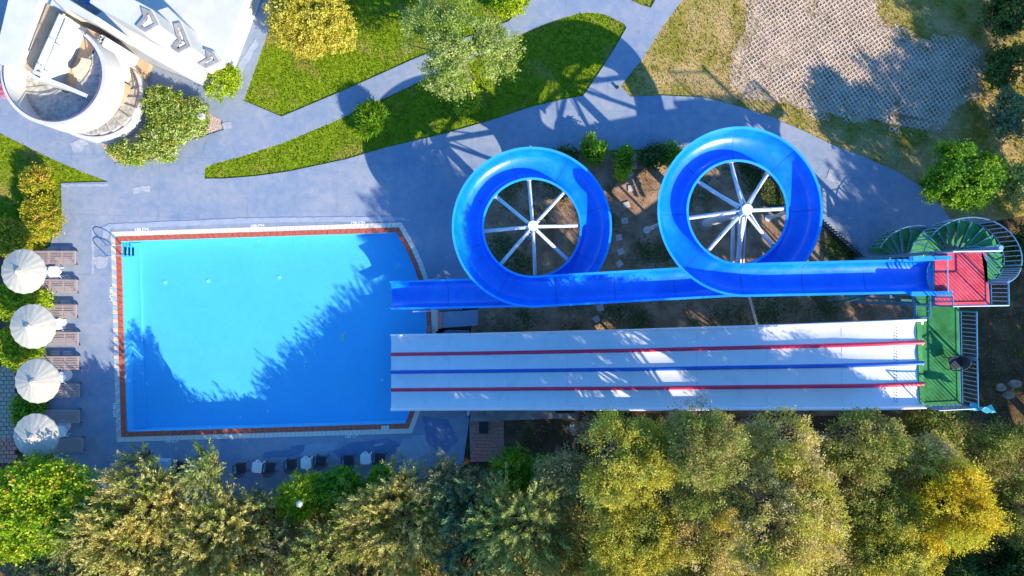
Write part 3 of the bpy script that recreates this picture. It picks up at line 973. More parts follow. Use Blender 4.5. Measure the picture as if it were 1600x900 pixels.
for lane in range(4):
    v0 = WID / 2 - lw * lane
    for g in seg:
        rows = []
        for x in g:
            top = [race_pt(x, v0 - lw * t, -.055 * math.sin(PI * t) - (0.0 if 0 < t < 1 else .0)) for t in np.linspace(0, 1, 9)]
            bot = [race_pt(x, v0 - lw * t, -.10) for t in (1, 0)]
            rows.append(top + bot)
        MB().loft(rows).build('lane_panel', M['slide_white'], race, True)
for k, mm in ((1, 'lane_red'), (2, 'lane_blue'), (3, 'lane_red')):
    v = WID / 2 - lw * k
    rows = [[race_pt(x, v + .085 * math.cos(t), .075 * math.sin(t)) for t in np.linspace(0, PI, 7)] + [race_pt(x, v - .085, -.05), race_pt(x, v + .085, -.05)] for x in xs]
    MB().loft(rows).build('lane_divider', M[mm], race, True)
for sg in (-1, 1):
    v = sg * WID / 2
    prof = [(0, -.02), (.02, .16), (.05, .21), (.10, .22), (.13, .19), (.13, .16), (.08, .17), (.05, .12), (.04, -.1), (0, -.1)]
    rows = [[race_pt(x, v + sg * a, b) for a, b in (prof if sg < 0 else prof[::-1])] for x in xs]
    MB().loft(rows).build('side_wall', M['slide_white'], race, True)
# seams between the panels
for g in seg[1:]:
    x = g[0]
    rows = [[race_pt(x + dx, WID / 2 - .1 - (WID - .2) * t, -.0555 * abs(math.sin(4 * PI * t)) + .003) for t in np.linspace(0, 1, 33)] for dx in (-.35, .35)]
    MB().loft(rows, False).build('seam_strip', M['slide_outer'], race)
# two rows of jet nozzles across the top
nz = MB().cyl((0, 0, 0), .022, .012, 8)
for row, x in enumerate((1306, 1309)):
    for k in range(28):
        t = (k + .5 + row * .25) / 28
        if abs((t * 4) % 1 - .0) < .1 or abs((t * 4) % 1 - 1) < .1: continue
        v = WID / 2 - WID * t
        p = race_pt(x, v, -.055 * abs(math.sin(4 * PI * t)) + .004)
        if k == 0 or 'nzm' not in globals():
            mb = MB().cyl(p, .019, .012, 8); nzm = mb.build('jet_nozzle', M['black'], race)
            nzb = Vector(p)
        else:
            c = nzm.copy(); COL.objects.link(c); c.location = nzm.location + (Vector(p) - nzb)
# steel trestles below
for x in (745, 860, 960, 1060, 1150, 1235, 1320):
    a = Vector(race_pt(x, -WID / 2 + .35, -.14)); b = Vector(race_pt(x, WID / 2 - .35, -.14))
    tr_ = MB().bar(a - Vector((0, .3, 0)), b + Vector((0, .3, 0)), .10, .12).build('trestle_beam', M['teal'], race)
    for q in (a, b):
        if q.z > .3: MB().tube([(q.x, q.y, -.06), (q.x, q.y, q.z)], .06, 8).build('trestle_post', M['teal'], tr_, True)
    if a.z > 1.5:
        MB().bar((a.x, a.y, .3), (b.x, b.y, b.z - .2), .05, .05).build('trestle_brace', M['teal'], tr_)
for v in (-.9, .9):
    pts = [race_pt(x, v, -.14) for x in np.linspace(640, 1335, 24)]
    MB().tube(pts, .05, 6).build('stringer', M['teal'], race, True)

# ================================================================ SLIDE TOWER
HG, HR = 5.12, 6.15
tower = thing('slide_tower', G(1365, 500, 0), 'steel slide tower with a green lower platform and a red upper platform', 'tower')
kg = 1 - HG / CAM_H; kr = 1 - HR / CAM_H
gx0, gx1, gy0, gy1 = 1436, 1500, 455, 632
green = w2([(gx0 - 5, 498), (gx1 - 2, 484), (gx1 + 1, 632), (1441, 635)], HG)
green = [tuple(W(x, y, HG)[:2]) for x, y in ((1430, 458), (1497, 458), (1501, 632), (1440, 634))]
MB().prism(green, HG - .12, HG).build('green_platform', M['green_deck'], tower)
stripe = [tuple(W(x, y, HG + .01)[:2]) for x, y in ((1431.5, 500), (1438.5, 500), (1444, 630), (1437, 630))]
MB().prism(stripe, HG, HG + .05).build('platform_kerb', M['green_tread'], tower)
red = [tuple(W(x, y, HR)[:2]) for x, y in ((1461, 394), (1541, 393), (1546, 476), (1461, 478))]
MB().prism(red, HR - .14, HR).build('red_platform', M['red_deck'], tower)
edge = offset_poly(red, .035)
MB().prism(edge, HR - .2, HR - .02, [offset_poly(red, .004)]).build('platform_frame', M['steel_blue'], tower)
edge = offset_poly(green, .035)
MB().prism(edge, HG - .2, HG - .02, [offset_poly(green, .004)]).build('platform_frame', M['steel_blue'], tower)
def rail_run(parent, A, B, h=1.05, sp=.16, posts=True, mrail='steel_blue', top=.03, bal=True, name='railing'):
    A, B = Vector(A), Vector(B)
    up = Vector((0, 0, h))
    L = (B - A).length
    run = MB().tube([A + up, B + up], top, 8).build(name, M[mrail], parent, True)
    MB().tube([A + Vector((0, 0, .12)), B + Vector((0, 0, .12))], .02, 6).build('bottom_rail', M[mrail], run, True)
    if posts:
        for q in (A, B): MB().tube([q - Vector((0, 0, .1)), q + up], .032, 8).build('rail_post', M['steel_blue'], run, True)
    if bal:
        n = int(L / sp); proto = None
        for k in range(1, n):
            q = A.lerp(B, k / n)
            dz = 0
            if proto is None:
                proto = MB().tube([q + Vector((0, 0, .12)), q + up], .014, 6).build('baluster', M['steel_pale'], run); q0 = q
            else:
                c = proto.copy(); COL.objects.link(c); c.location = proto.location + (q - q0)
    return run
def T(px, py, h): return W(px, py, h)
# east side of the green platform
e0, e1, e2 = T(1498.5, 486, HG), T(1499.5, 556, HG), T(1501, 631, HG)
rail_run(tower, e0, e1); rail_run(tower, e1 - Vector((0, .07, 0)), e2)
rail_run(tower, e2, T(1442, 634, HG), bal=True)
rail_run(tower, T(1429, 459, HG), T(1429, 494, HG), sp=.22)
# red platform rails
r_ne, r_se, r_sw, r_nw = T(1541.5, 394.5, HR), T(1546, 476, HR), T(1462, 477.5, HR), T(1462, 395, HR)
rail_run(tower, r_sw, r_se)
rail_run(tower, r_se, T(1545, 438, HR), sp=.15)
rail_run(tower, r_sw, T(1461.5, 464, HR), sp=.12)
rail_run(tower, r_nw, T(1536, 394, HR), mrail='steel_pale')
# posts and beams
for x, y, z in ((1336, 458, HG), (1392, 458, HG), (1392, 603, HG), (1342, 605, HG), (1340, 530, HG), (1392, 530, HG), (1337, 405, HR), (1404, 405, HR), (1407, 470, HR), (1337, 472, HR)):
    p = G(x, y)
    MB().box((p.x, p.y, (z - .2) / 2 - .03), (.12, .12, z - .16)).build('tower_post', M['steel_blue'], tower)
def gp(x, y, z): 
    p = G(x, y); return (p.x, p.y, z)
for a, b in (((1336, 458, 2.6), (1392, 458, 2.6)), ((1392, 458, 2.6), (1392, 603, 2.6)), ((1342, 605, 2.6), (1392, 603, 2.6)), ((1336, 405, 3.0), (1337, 472, 3.0)),
             ((1290, 458, 3.4), (1336, 458, 3.4)), ((1290, 448, 4.9), (1336, 452, 4.9)), ((1262, 462, 3.6), (1395, 470, 3.6))):
    MB().bar(gp(*a), gp(*b), .09, .12).build('tower_beam', M['teal'], tower)
for a, b in (((1336, 458, .2), (1392, 458, 2.5)), ((1392, 458, .2), (1392, 530, 2.5)), ((1342, 605, .2), (1392, 603, 2.5)), ((1292, 470, .0), (1300, 459, 3.5)), ((1310, 470, .0), (1302, 459, 3.5)), ((1301, 478, .0), (1301, 459, 3.5)), ((1336, 405, .2), (1337, 472, 2.9))):
    MB().bar(gp(*a), gp(*b), .055, .055).build('tower_brace', M['teal'], tower)

# ---------------------------------------------------------------- spiral stair of the tower
sp_c = G(1396, 401)
stair = thing('spiral_stair', (sp_c.x, sp_c.y, 0), 'green spiral stair with blue railings climbing to the red platform', 'stairs')
MB().cyl((sp_c.x, sp_c.y, -.1), .07, 7.35, 14).build('central_pole', M['steel_blue'], stair, True)
MB().cyl((sp_c.x, sp_c.y, 7.2), .09, .08, 14).build('pole_cap', M['steel_pale'], stair)
NT = 33; RA = 1.30
a_end = R(-72); dA = R(18.6)
def st(k):  # k = NT-1 is the top tread
    return a_end + (NT - 1 - k) * dA, (HR) * (k + 1) / NT
for k in range(NT):
    a, z = st(k)
    h2 = dA * .53
    pts = [(sp_c.x + .07 * math.cos(a + t), sp_c.y + .07 * math.sin(a + t)) for t in (h2, -h2)] + [(sp_c.x + RA * math.cos(a + t), sp_c.y + RA * math.sin(a + t)) for t in (-h2, -h2 / 2, 0, h2 / 2, h2)]
    tr_ = MB().prism(pts, z - .045, z).build('tread', M['green_tread'], stair)
    q0 = Vector((sp_c.x, sp_c.y, z + .004)); e = a + h2 - .03
    MB().bar(q0 + Vector((math.cos(e), math.sin(e), 0)) * .10, q0 + Vector((math.cos(e), math.sin(e), 0)) * (RA - .01), .035, .02).build('tread_nosing', M['steel_blue'], tr_)
def hel(k, r, dz):
    a = a_end + (NT - 1 - k) * dA
    return Vector((sp_c.x + r * math.cos(a), sp_c.y + r * math.sin(a), HR * (k + 1) / NT + dz))
ks = list(np.arange(0, NT - .5, .5))
# outer guard built as panels with gaps between them
pan = 5
for g0 in range(0, NT - 1, pan):
    g1 = min(g0 + pan - .35, NT - .6)
    kk = np.linspace(g0, g1, 10)
    rail = MB().tube([hel(k, RA + .03, 1.02) for k in kk], .022, 8).build('handrail', M['steel_pale'], stair, True)
    MB().tube([hel(k, RA + .03, .06) for k in kk], .022, 6).build('stringer', M['steel_blue'], rail, True)
    for k in (g0, g1): MB().tube([hel(k, RA + .03, -.05), hel(k, RA + .03, 1.02)], .028, 8).build('rail_post', M['steel_blue'], rail, True)
    for k in np.linspace(g0, g1, 11)[1:-1]:
        MB().tube([hel(k, RA + .03, .06), hel(k, RA + .03, 1.0)], .014, 6).build('baluster', M['steel_pale'], rail)
# inner handrail
MB().tube([hel(k, .16, .95) for k in np.arange(0, NT - 3, .5)], .02, 6).build('inner_handrail', M['steel_blue'], stair, True)

# dark chair and blue towel left on the green platform
def armchair(loc, rz, label, group=None, mat='wicker'):
    t = thing('armchair', (0, 0, 0), label, 'armchair', group)
    MB().box((0, 0, .40), (.46, .46, .07)).build('seat', M[mat], t)
    mb = MB()
    pts = [(-.27, .22, .64), (-.29, 0, .66), (-.27, -.2, .70), (-.16, -.31, .80), (0, -.34, .84), (.16, -.31, .80), (.27, -.2, .70), (.29, 0, .66), (.27, .22, .64)]
    mb.tube(pts, .03, 8); mb.build('arm_rail', M[mat], t, True)
    rows = []
    for (x, y, z) in pts[2:7]: rows.append([(x, y, z), (x * .86, y * .80, .40), (x * .80, y * .74, .40), (x * .94, y * .93, z)])
    MB().loft(rows).build('backrest', M[mat], t, True)
    for sg in (-1, 1):
        MB().bar((sg * .27, .18, .42), (sg * .28, .18, .64), .03, .03).build('arm_post', M[mat], t)
        for y in (-.2, .2): MB().tube([(sg * .24, y, .40), (sg * .26, y * 1.08, 0)], .018, 6).build('leg', M[mat], t)
    t.location = loc; t.rotation_euler = (0, 0, rz)
    return t
armchair(W(1490, 566, HG + .3) - Vector((0, 0, .3)), R(105), 'dark grey chair standing on the green slide platform against its railing')
tw = MB()
e = T(1502, 630, HG)
rows = []
r5 = random.Random(3)
for i in range(9):
    a = i / 8
    rows.append([(e.x - .30 + .95 * a + .02 * math.sin(j * 2.1), e.y + .02 + .14 * math.sin(j * 1.3 + i) * .6 - .10 * (j - 2) * .5 - .12 * a, e.z + 1.07 + .07 * math.cos(j * 1.7 + i * 1.1) - .10 * abs(j - 2)) for j in range(5)])
tw.loft(rows, False)
M['towel'] = simple('turquoise_towel', (.03, .38, .48), (.12, .50, .62), 14, .9, .4)
tag(tw.build('towel', M['towel'], None, True, loc=(e.x, e.y, e.z + 1.05)), 'turquoise towel draped over the corner railing of the green slide platform', 'towel')
# ================================================================ BUILDINGS, TOP LEFT
hotel = thing('hotel_building', G(300, 60, 0), 'white rendered building with stepped blocks and pebble filled planters', 'building')
def slab(poly, h, h0, name, m, parent):
    return MB().prism(w2(poly, h), h0, h).build(name, M[m], parent)
slab([(150, -70), (405, -70), (382, 0), (345, 98), (240, 60)], 1.45, -.1, 'flat_roof', 'white_wall', hotel)
blocks = [(4.3, [(150, -30), (218, 4), (240, 16), (252, 41.5), (227, 55), (203, 39), (140, 4)]),
          (2.9, [(205, 30), (262, 11), (284.5, 33), (301.5, 75), (280, 86), (252, 68), (235, 50)]),
          (1.6, [(300, 80), (322, 76), (336, 81), (345, 96), (345, 100), (322, 110), (300, 98)])]
for h, poly in blocks:
    P = w2(poly, h)
    inn = offset_poly(P, -.14)
    MB().prism(P, -.1, h, ).build('block_wall', M['white_wall'], hotel)
plant = [(4.3, [(222, 12), (238, 19), (249, 40), (228, 51), (214, 42), (226, 27)]), (2.9, [(273, 38), (283, 36), (298, 73), (280, 83), (270, 77), (279, 63)]), (1.6, [(323, 79), (335, 84), (343, 97), (323, 107), (311, 101), (325, 92)])]
for h, poly in plant:
    P = w2(poly, h)
    fr = MB().prism(P, h - .02, h + .10, [offset_poly(P, -.13)]).build('planter_rim', M['concrete'], hotel)
    MB().sheet(offset_poly(P, -.08), h + .006).build('planter_bed', M['concrete'], fr)
    Q = offset_poly(P, -.2)
    mb = MB(); A = np.array(Q); lo, hi = A.min(0), A.max(0)
    r5 = random.Random(int(h * 10))
    for _ in range(260):
        x, y = r5.uniform(lo[0], hi[0]), r5.uniform(lo[1], hi[1])
        if not inside((x, y), Q): continue
        r_ = r5.uniform(.03, .055)
        mb.box((x, y, h + .03), (r_ * 2, r_ * 1.6, r_ * 1.2), r5.uniform(0, 3))
    tag(mb.build('white_pebbles', M['white_stone'], hotel), kind='stuff')
slab([(163, 16), (203, 39), (259, 73), (304, 100), (322, 111), (313, 131), (292, 121), (233, 88), (140, 30)], 1.15, -.1, 'low_wall', 'white_wall', hotel)
slab([(72, -8), (160, 22), (313, 131), (291, 121.5), (233.5, 99), (202, 82), (140, 45), (71, 6)], .62, -.1, 'sloping_kerb', 'grey_wall', hotel)
slab([(75, -30), (150, -10), (166, 14), (157, 32), (100, 10)], .9, -.1, 'terrace_floor', 'concrete', hotel)
slab([(127, -12), (152, -6), (146, 8), (133, 3)], 1.1, .8, 'blue_awning', 'lane_blue', hotel)

villa = thing('terrace_house', G(120, 130, 0), 'white house with tan tiled terraces and two curved marble stairs with white parapets', 'house')
slab([(-90, -60), (24, -60), (20, 0), (-30, 110), (-90, 110)], 1.6, -.1, 'pale_forecourt', 'grey_wall', villa)
slab([(20, -30), (66, -30), (62, 0), (28, 98), (12, 104), (-12, 96), (0, 55)], 3.85, -.1, 'thick_parapet', 'white_wall', villa)
slab([(60, 0), (100, 16), (62, 122), (24, 98)], 3.45, -.1, 'terrace_floor', 'tan_floor', villa)
slab([(66, -20), (108, 0), (152, 26), (146, 34), (104, 14), (95, 16), (66, 2)], 3.6, -.1, 'parapet', 'white_wall', villa)
slab([(93, 21), (108, 29), (66, 120), (50, 114)], 3.9, -.1, 'planter_wall', 'white_wall', villa)
slab([(100, 40), (131, 44), (150, 104), (162, 112), (156, 145), (138, 156), (90, 132)], 2.6, -.1, 'stair_landing', 'tan_floor', villa)
slab([(128, 40), (166, 58), (147, 101), (118, 90)], 2.64, -.1, 'terrace_floor', 'tan_floor', villa)
slab([(195, 70), (234, 98), (222, 137), (178, 120)], .3, -.1, 'garden_terrace', 'tan_floor', villa)
slab([(50, 112), (62, 117), (100, 131), (134, 146), (131, 151), (97, 137), (52, 123), (45, 119)], 3.45, 1.9, 'stair_core', 'white_wall', villa)
wf = w2([(164.5, 57), (167.5, 59), (148.5, 103), (145.5, 101)], 2.9)
MB().prism(wf, -.1, 2.9).build('terrace_wall', M['white_wall'], villa)
# curved bench
c0 = W(112, 90, 2.9)
rows = []
for t in np.linspace(0, 1, 8):
    a = R(-10 - 62 * t)
    rows.append([(c0.x + r_ * math.cos(a), c0.y + r_ * math.sin(a), z) for r_, z in ((.62, 2.8), (.62, 3.2), (.98, 3.2), (.98, 2.8))])
MB().loft(rows).build('curved_bench', simple('pale_bench', (.62, .48, .34), (.7, .55, .4), 5), villa)
# planter with a rail and trailing plants
pl = w2([(94, 22), (107, 29), (69, 117), (53, 113)], 3.95)
pb = MB().prism(pl, 3.85, 4.02, [offset_poly(pl, -.07)]).build('roof_planter', M['white_wall'], villa)
a, b = W(100, 22, 4.5), W(64, 112, 4.5)
MB().bar(a, b, .06, .05).build('planter_rail', M['paint_white'], pb)
for t in (0.02, .5, .98):
    q = a.lerp(b, t); MB().bar((q.x, q.y, 3.9), q, .03, .03).build('rail_post', M['paint_white'], pb)
for poly, h in (([(157, 54), (165, 58), (147, 101), (140, 97)], 2.80),):
    P = w2(poly, h)
    MB().prism(P, 2.0, h).build('pebble_bed', M['concrete'], villa)
    mb = MB(); A = np.array(P); lo, hi = A.min(0), A.max(0)
    for _ in range(240):
        x, y = rnd.uniform(lo[0], hi[0]), rnd.uniform(lo[1], hi[1])
        if inside((x, y), P): mb.box((x, y, h + .02), (.09, .07, .07), rnd.uniform(0, 3))
    tag(mb.build('white_pebbles', M['white_stone'], villa), kind='stuff')
# two stacked curved flights round one centre
SCN = G(162, 152)
def flight(a0, a1, n, z0, z1, r0, r1, wall_top, wall_bot, wall_a0, wall_a1):
    for k in range(n):
        t0, t1 = k / n, (k + 1) / n
        aa, ab = a0 + (a1 - a0) * t0, a0 + (a1 - a0) * t1
        z = z0 + (z1 - z0) * (k + .5) / n
        am = (aa + ab) / 2
        pts = [(SCN.x + r_ * math.cos(q), SCN.y + r_ * math.sin(q)) for r_, q in ((r0, aa), (r1, aa), (r1 * 1.003, am), (r1, ab), (r0, ab))]
        s_ = MB().prism(pts, z - .2, z + rnd.uniform(-.003, .003)).build('marble_step', M['marble'], villa)
        e = ab if z1 > z0 else aa
        MB().bar((SCN.x + r0 * math.cos(e), SCN.y + r0 * math.sin(e), z + .006), (SCN.x + r1 * .985 * math.cos(e), SCN.y + r1 * .985 * math.sin(e), z + .006), .055, .02).build('step_edge', M['stair_edge'], s_)
    rows = []; cap = []
    for t in np.linspace(0, 1, 40):
        q = wall_a0 + (wall_a1 - wall_a0) * t
        zt, zb = wall_top(t), wall_bot(t)
        def pt(r_, z): return (SCN.x + r_ * math.cos(q), SCN.y + r_ * math.sin(q), z)
        rows.append([pt(r1, zt), pt(r1 + .15, zt), pt(r1 + .15, zb), pt(r1, zb)])
        cap.append(pt(r1 - .02, zt + .07))
    w_ = MB().loft(rows).build('curved_parapet', M['white_wall'], villa, True)
    MB().tube(cap, .022, 6).build('handrail', simple('plum_handrail', (.10, .06, .12), (.14, .08, .16), 4, .4, 0), w_, True)
flight(R(38), R(-188), 15, 3.0, 2.35, .55, 2.08, lambda t: 3.55 + .15 * t, lambda t: 2.15 - 2.2 * max(0, (t - .62) / .38), R(52), R(-196))
flight(R(38), R(-150), 13, .12, 1.9, .55, 2.08, lambda t: .62 + .9 * max(0, t - .45), lambda t: -.1, R(58), R(-160))
MB().prism([(SCN.x + 2.06 * math.cos(R(q)), SCN.y + 2.06 * math.sin(R(q))) for q in range(38, 92, 6)] + [(SCN.x, SCN.y)], -.05, .10).build('stair_foot', M['tan_floor'], villa)

# ================================================================ POOL SIDE FURNITURE
def parasol(loc, rz, label, seed):
    r5 = random.Random(seed)
    t = thing('parasol', (0, 0, 0), label, 'parasol', 'off white parasols in a row left of the pool')
    NS = 18; ze, zc = 2.16, 2.50; RR = 1.02
    rows = []
    for j, fr_ in enumerate([0, .08, .25, .45, .65, .85, 1.0, 1.0]):
        row = []
        for i in range(NS * 4):
            a = 2 * PI * i / (NS * 4)
            u = (i % 4) / 4
            sag = math.sin(PI * u)
            r_ = RR * fr_ * (1 - .022 * sag * fr_)
            z = zc - (zc - ze) * fr_ ** 1.15 - .014 * sag * fr_
            z += .006 * r5.uniform(-1, 1)
            if j == 7: z -= .09 - .03 * sag; r_ *= 1.004
            row.append((r_ * math.cos(a) if fr_ else .001 * math.cos(a), r_ * math.sin(a) if fr_ else .001 * math.sin(a), z))
        rows.append(row)
    cn = MB().loft(rows, True, False).build('canopy', M['cloth'], t, True)
    # vent cap, a small crumpled crown
    rows = []
    for fr_, dz in ((0.02, .10), (.4, .085), (.8, .03), (1, .0)):
        rows.append([((.17 + r5.uniform(-.02, .02)) * fr_ * math.cos(2 * PI * i / 20), (.17 + r5.uniform(-.02, .02)) * fr_ * math.sin(2 * PI * i / 20), zc - .02 + dz + r5.uniform(-.02, .02)) for i in range(20)])
    MB().loft(rows, True, False).build('vent_cap', M['cloth'], cn)
    MB().cyl((0, 0, zc + .05), .025, .08, 8).build('finial', M['paint_white'], cn)
    pole = MB().tube([(0, 0, 0), (0, 0, zc)], .024, 10).build('pole', M['paint_white'], t, True)
    for k in range(8):
        a = 2 * PI * k / 8
        MB().tube([(.03 * math.cos(a), .03 * math.sin(a), zc - .05), (RR * .97 * math.cos(a), RR * .97 * math.sin(a), ze - .0)], .010, 5).build('rib', M['paint_white'], t)
        MB().tube([(.03 * math.cos(a), .03 * math.sin(a), zc - .55), (RR * .5 * math.cos(a), RR * .5 * math.sin(a), (ze + zc) / 2 + .02)], .008, 5).build('strut', M['paint_white'], pole)
    # creases on the crown: small dark openings of the vent
    t.location = loc; t.rotation_euler = (R(r5.uniform(-2, 2)), R(r5.uniform(-2, 2)), rz)
    return t
PA = [(35, 424, 'off white round parasol topmost of the row of four left of the pool'), (46.5, 509, 'off white round parasol second from the top of the row left of the pool'),
      (56, 595, 'off white round parasol third from the top of the row left of the pool'), (53.5, 680, 'partly shaded off white parasol at the bottom of the row beside the flowering bush')]
for i, (x, y, l) in enumerate(PA):
    p = W(x, y, 2.25)
    parasol((p.x, p.y, 0), R(9 + 31 * i), l, 20 + i)
    # round white parasol base with ribs
base = None
for i, (x, y, l) in enumerate(PA):
    p = W(x, y, 2.25)
    lab = ['round white ribbed parasol base beside the topmost white side table', 'round white ribbed parasol base under the second parasol from the top', 'round white ribbed parasol base under the third parasol from the top', 'round white ribbed parasol base under the bottom shaded parasol'][i]
    if base is None:
        base = thing('white_drum', (0, 0, 0), lab, 'parasol base', 'round white parasol bases')
        MB().cyl((0, 0, 0), .30, .10, 28, .27).build('base_drum', M['white_plastic'], base, True)
        mb = MB().cyl((0, 0, .10), .05, .25, 12); mb.build('base_socket', M['white_plastic'], base, True)
        for k in range(6):
            a = PI * k / 3; MB().bar((.05 * math.cos(a), .05 * math.sin(a), .11), (.26 * math.cos(a), .26 * math.sin(a), .105), .03, .03).build('base_rib', M['white_plastic'], base)
        o = base
    else:
        o = copy_tree(base); o['label'] = lab
    o.location = (p.x - (.36 if i == 0 else .1), p.y, 0)

def make_lounger(label):
    t = thing('sun_lounger', (0, 0, 0), label, 'sun lounger', 'timber sun loungers in pairs left of the pool')
    L = 2.02; Wd = .64
    for sg in (-1, 1):
        MB().box((0, sg * (Wd / 2 - .02), .29), (L, .04, .07)).build('side_rail', M['timber'], t)
    for x in (-L / 2 + .03, -.30, -.24, .37, L / 2 - .03):
        MB().box((x, 0, .300), (.05, Wd - .08, .06)).build('cross_rail', M['timber'], t)
    for (x0, x1) in ((-L / 2 + .06, -.33), (-.21, .345), (.40, L / 2 - .06)):
        mb = MB()
        for k in range(7):
            y = -Wd / 2 + .075 + k * (Wd - .15) / 6
            mb.box(((x0 + x1) / 2, y, .325), (x1 - x0, .050, .018))
        mb.build('slat_panel', M['timber'], t)
    for x in (-.72, .78):
        for sg in (-1, 1): MB().box((x, sg * (Wd / 2 - .06), .13), (.06, .045, .26)).build('leg', M['timber'], t)
    for sg in (-1, 1):
        w_ = MB().cyl((0, 0, -.015), .09, .03, 14)
        w_.v = [(x + .88, sg * (Wd / 2 + .0) + z, y + .10) for x, y, z in w_.v]
        w_.build('wheel', M['black'], t)
    return t
LO = [(92, 403, 0, 'topmost'), (94, 447, -1, 'second'), (93, 486, 0, 'third'), (96, 528, -1, 'fourth'), (96.5, 566, 0, 'fifth'), (98, 609, 1, 'sixth'), (98, 649, 0, 'seventh'), (103, 693, 1, 'lowest')]
ll = ['sun lounger of grey brown slats at the top of the column beside the hedge', 'slatted sun lounger just below the topmost white side table', 'slatted sun lounger just above the second white side table from the top',
      'slatted sun lounger just below the second white side table from the top', 'slatted sun lounger just above the third white side table from the top', 'slatted sun lounger just below the third white side table where the tree shade begins',
      'shaded slatted sun lounger just above the lowest white side table', 'shaded slatted sun lounger at the bottom of the column next to the flowering bush']
proto = None
for (x, y, a, _), l in zip(LO, ll):
    if proto is None: proto = make_lounger(l); o = proto
    else: o = copy_tree(proto); o['label'] = l
    p = G(x * 1.0, y); o.location = (p.x, p.y, 0); o.rotation_euler = (0, 0, R(a))

def make_table(label):
    t = thing('side_table', (0, 0, 0), label, 'side table', 'white plastic side tables')
    pts = []
    for cx_, cy_, a0 in ((.15, .15, 0), (-.15, .15, 90), (-.15, -.15, 180), (.15, -.15, 270)):
        for k in range(5):
            a = R(a0 + 22.5 * k); pts.append((cx_ + .10 * math.cos(a), cy_ + .10 * math.sin(a)))
    tp = MB().prism(pts, .40, .43).build('table_top', M['white_plastic'], t)
    MB().prism(offset_poly(pts, .006), .385, .405).build('top_edge', M['white_plastic'], tp)
    for sx in (-1, 1):
        for sy in (-1, 1): MB().tube([(sx * .18, sy * .18, .4), (sx * .21, sy * .21, 0)], .02, 6).build('leg', M['white_plastic'], t)
    MB().tube([(-.10 + .20 * (k / 8), .235 + .11 * math.sin(PI * k / 8), .41) for k in range(9)], .026, 8).build('handle', M['white_plastic'], t, True)
    MB().tube([(.20, .22, .41), (.30, .36, .41)], .016, 6).build('hook', M['white_plastic'], t)
    return t
TB = [(93, 425, -90, 'white side table between the two topmost sun loungers'), (96, 506, -90, 'white side table between the third and fourth sun loungers from the top'),
      (100, 588, -90, 'white side table between the fifth and sixth sun loungers from the top'), (102.5, 672, -80, 'shaded white side table between the two lowest sun loungers'),
      (407, 727, -8, 'white side table between dark armchairs nearest the feathery green tree'), (482, 721, 0, 'white side table in the middle of the dark armchairs below the pool'), (574, 714, 0, 'white side table between the two dark armchairs farthest right below the pool')]
tproto = None
for x, y, a, l in TB:
    if tproto is None: tproto = make_table(l); o = tproto
    else: o = copy_tree(tproto); o['label'] = l
    p = G(x, y); o.location = (p.x, p.y, 0); o.rotation_euler = (0, 0, R(a))
AC = [(382, 728, 8, 'dark armchair leftmost of those below the pool beside fallen debris'), (427, 727, -4, 'dark armchair right of the leftmost white side table below the pool'), (460, 722, 4, 'dark armchair left of the middle white side table below the pool'),
      (505, 717, -6, 'dark armchair right of the middle white side table below the pool'), (548, 716, 3, 'dark armchair left of the rightmost white side table below the pool'), (596, 713, -3, 'dark armchair rightmost of those below the pool'), (290, 726, -5, 'dark armchair beside the pale blue box below the pool')]
ach = None
for x, y, a, l in AC:
    if ach is None: ach = armchair((0, 0, 0), 0, l, 'dark wicker armchairs below the pool'); o = ach
    else: o = copy_tree(ach); o['label'] = l
    p = G(x, y); o.location = (p.x, p.y, 0); o.rotation_euler = (0, 0, R(a))
# pale blue box with its lid ajar
bx = thing('storage_box', (0, 0, 0), 'pale blue plastic box standing below the pool beside the feathery trees', 'box')
MB().box((0, 0, .28), (.52, .56, .56)).build('box_body', M['blue_box'], bx)
MB().box((0, 0, .575), (.56, .60, .03)).build('lid', M['blue_box'], bx)
MB().bar((.27, .28, .58), (.42, .42, .50), .05, .02).build('lid_stay', M['white_plastic'], bx)
p = G(260, 725); bx.location = (p.x, p.y, 0); bx.rotation_euler = (0, 0, R(-4))

# ================================================================ SMALL GARDEN THINGS
# low concrete plinth and brick edge where the blue slide meets the pool
pn = thing('slide_plinth', G(713, 499, 0), 'low brick edged plinth with worn blue top under the blue slide end', 'plinth')
MB().prism(g2([(693, 487), (747, 484), (747, 508), (693, 512)]), -.05, .22).build('plinth_top', M['deck'], pn)
MB().prism(g2([(685, 487), (692.6, 487), (692.6, 512), (685, 514)]), -.05, .24).build('brick_edge', M['brick_red'], pn)
MB().prism(g2([(679, 484), (684.6, 484), (684.6, 517), (679, 517)]), -.05, .10).build('pale_kerb', M['coping_cream'], pn)
MB().box(tuple(G(671, 514, .08)), (.16, .3, .14)).build('red_block', M['brick_red'], pn)
MB().tube([G(652, 439.5, .75), G(682, 437, .85), G(688, 434.5, .85)], .02, 6).build('guy_bar', M['steel_white'], pn)
MB().tube([G(648, 486, .62), G(687, 484.5, .62)], .03, 6).build('edge_bar', M['steel_white'], pn)

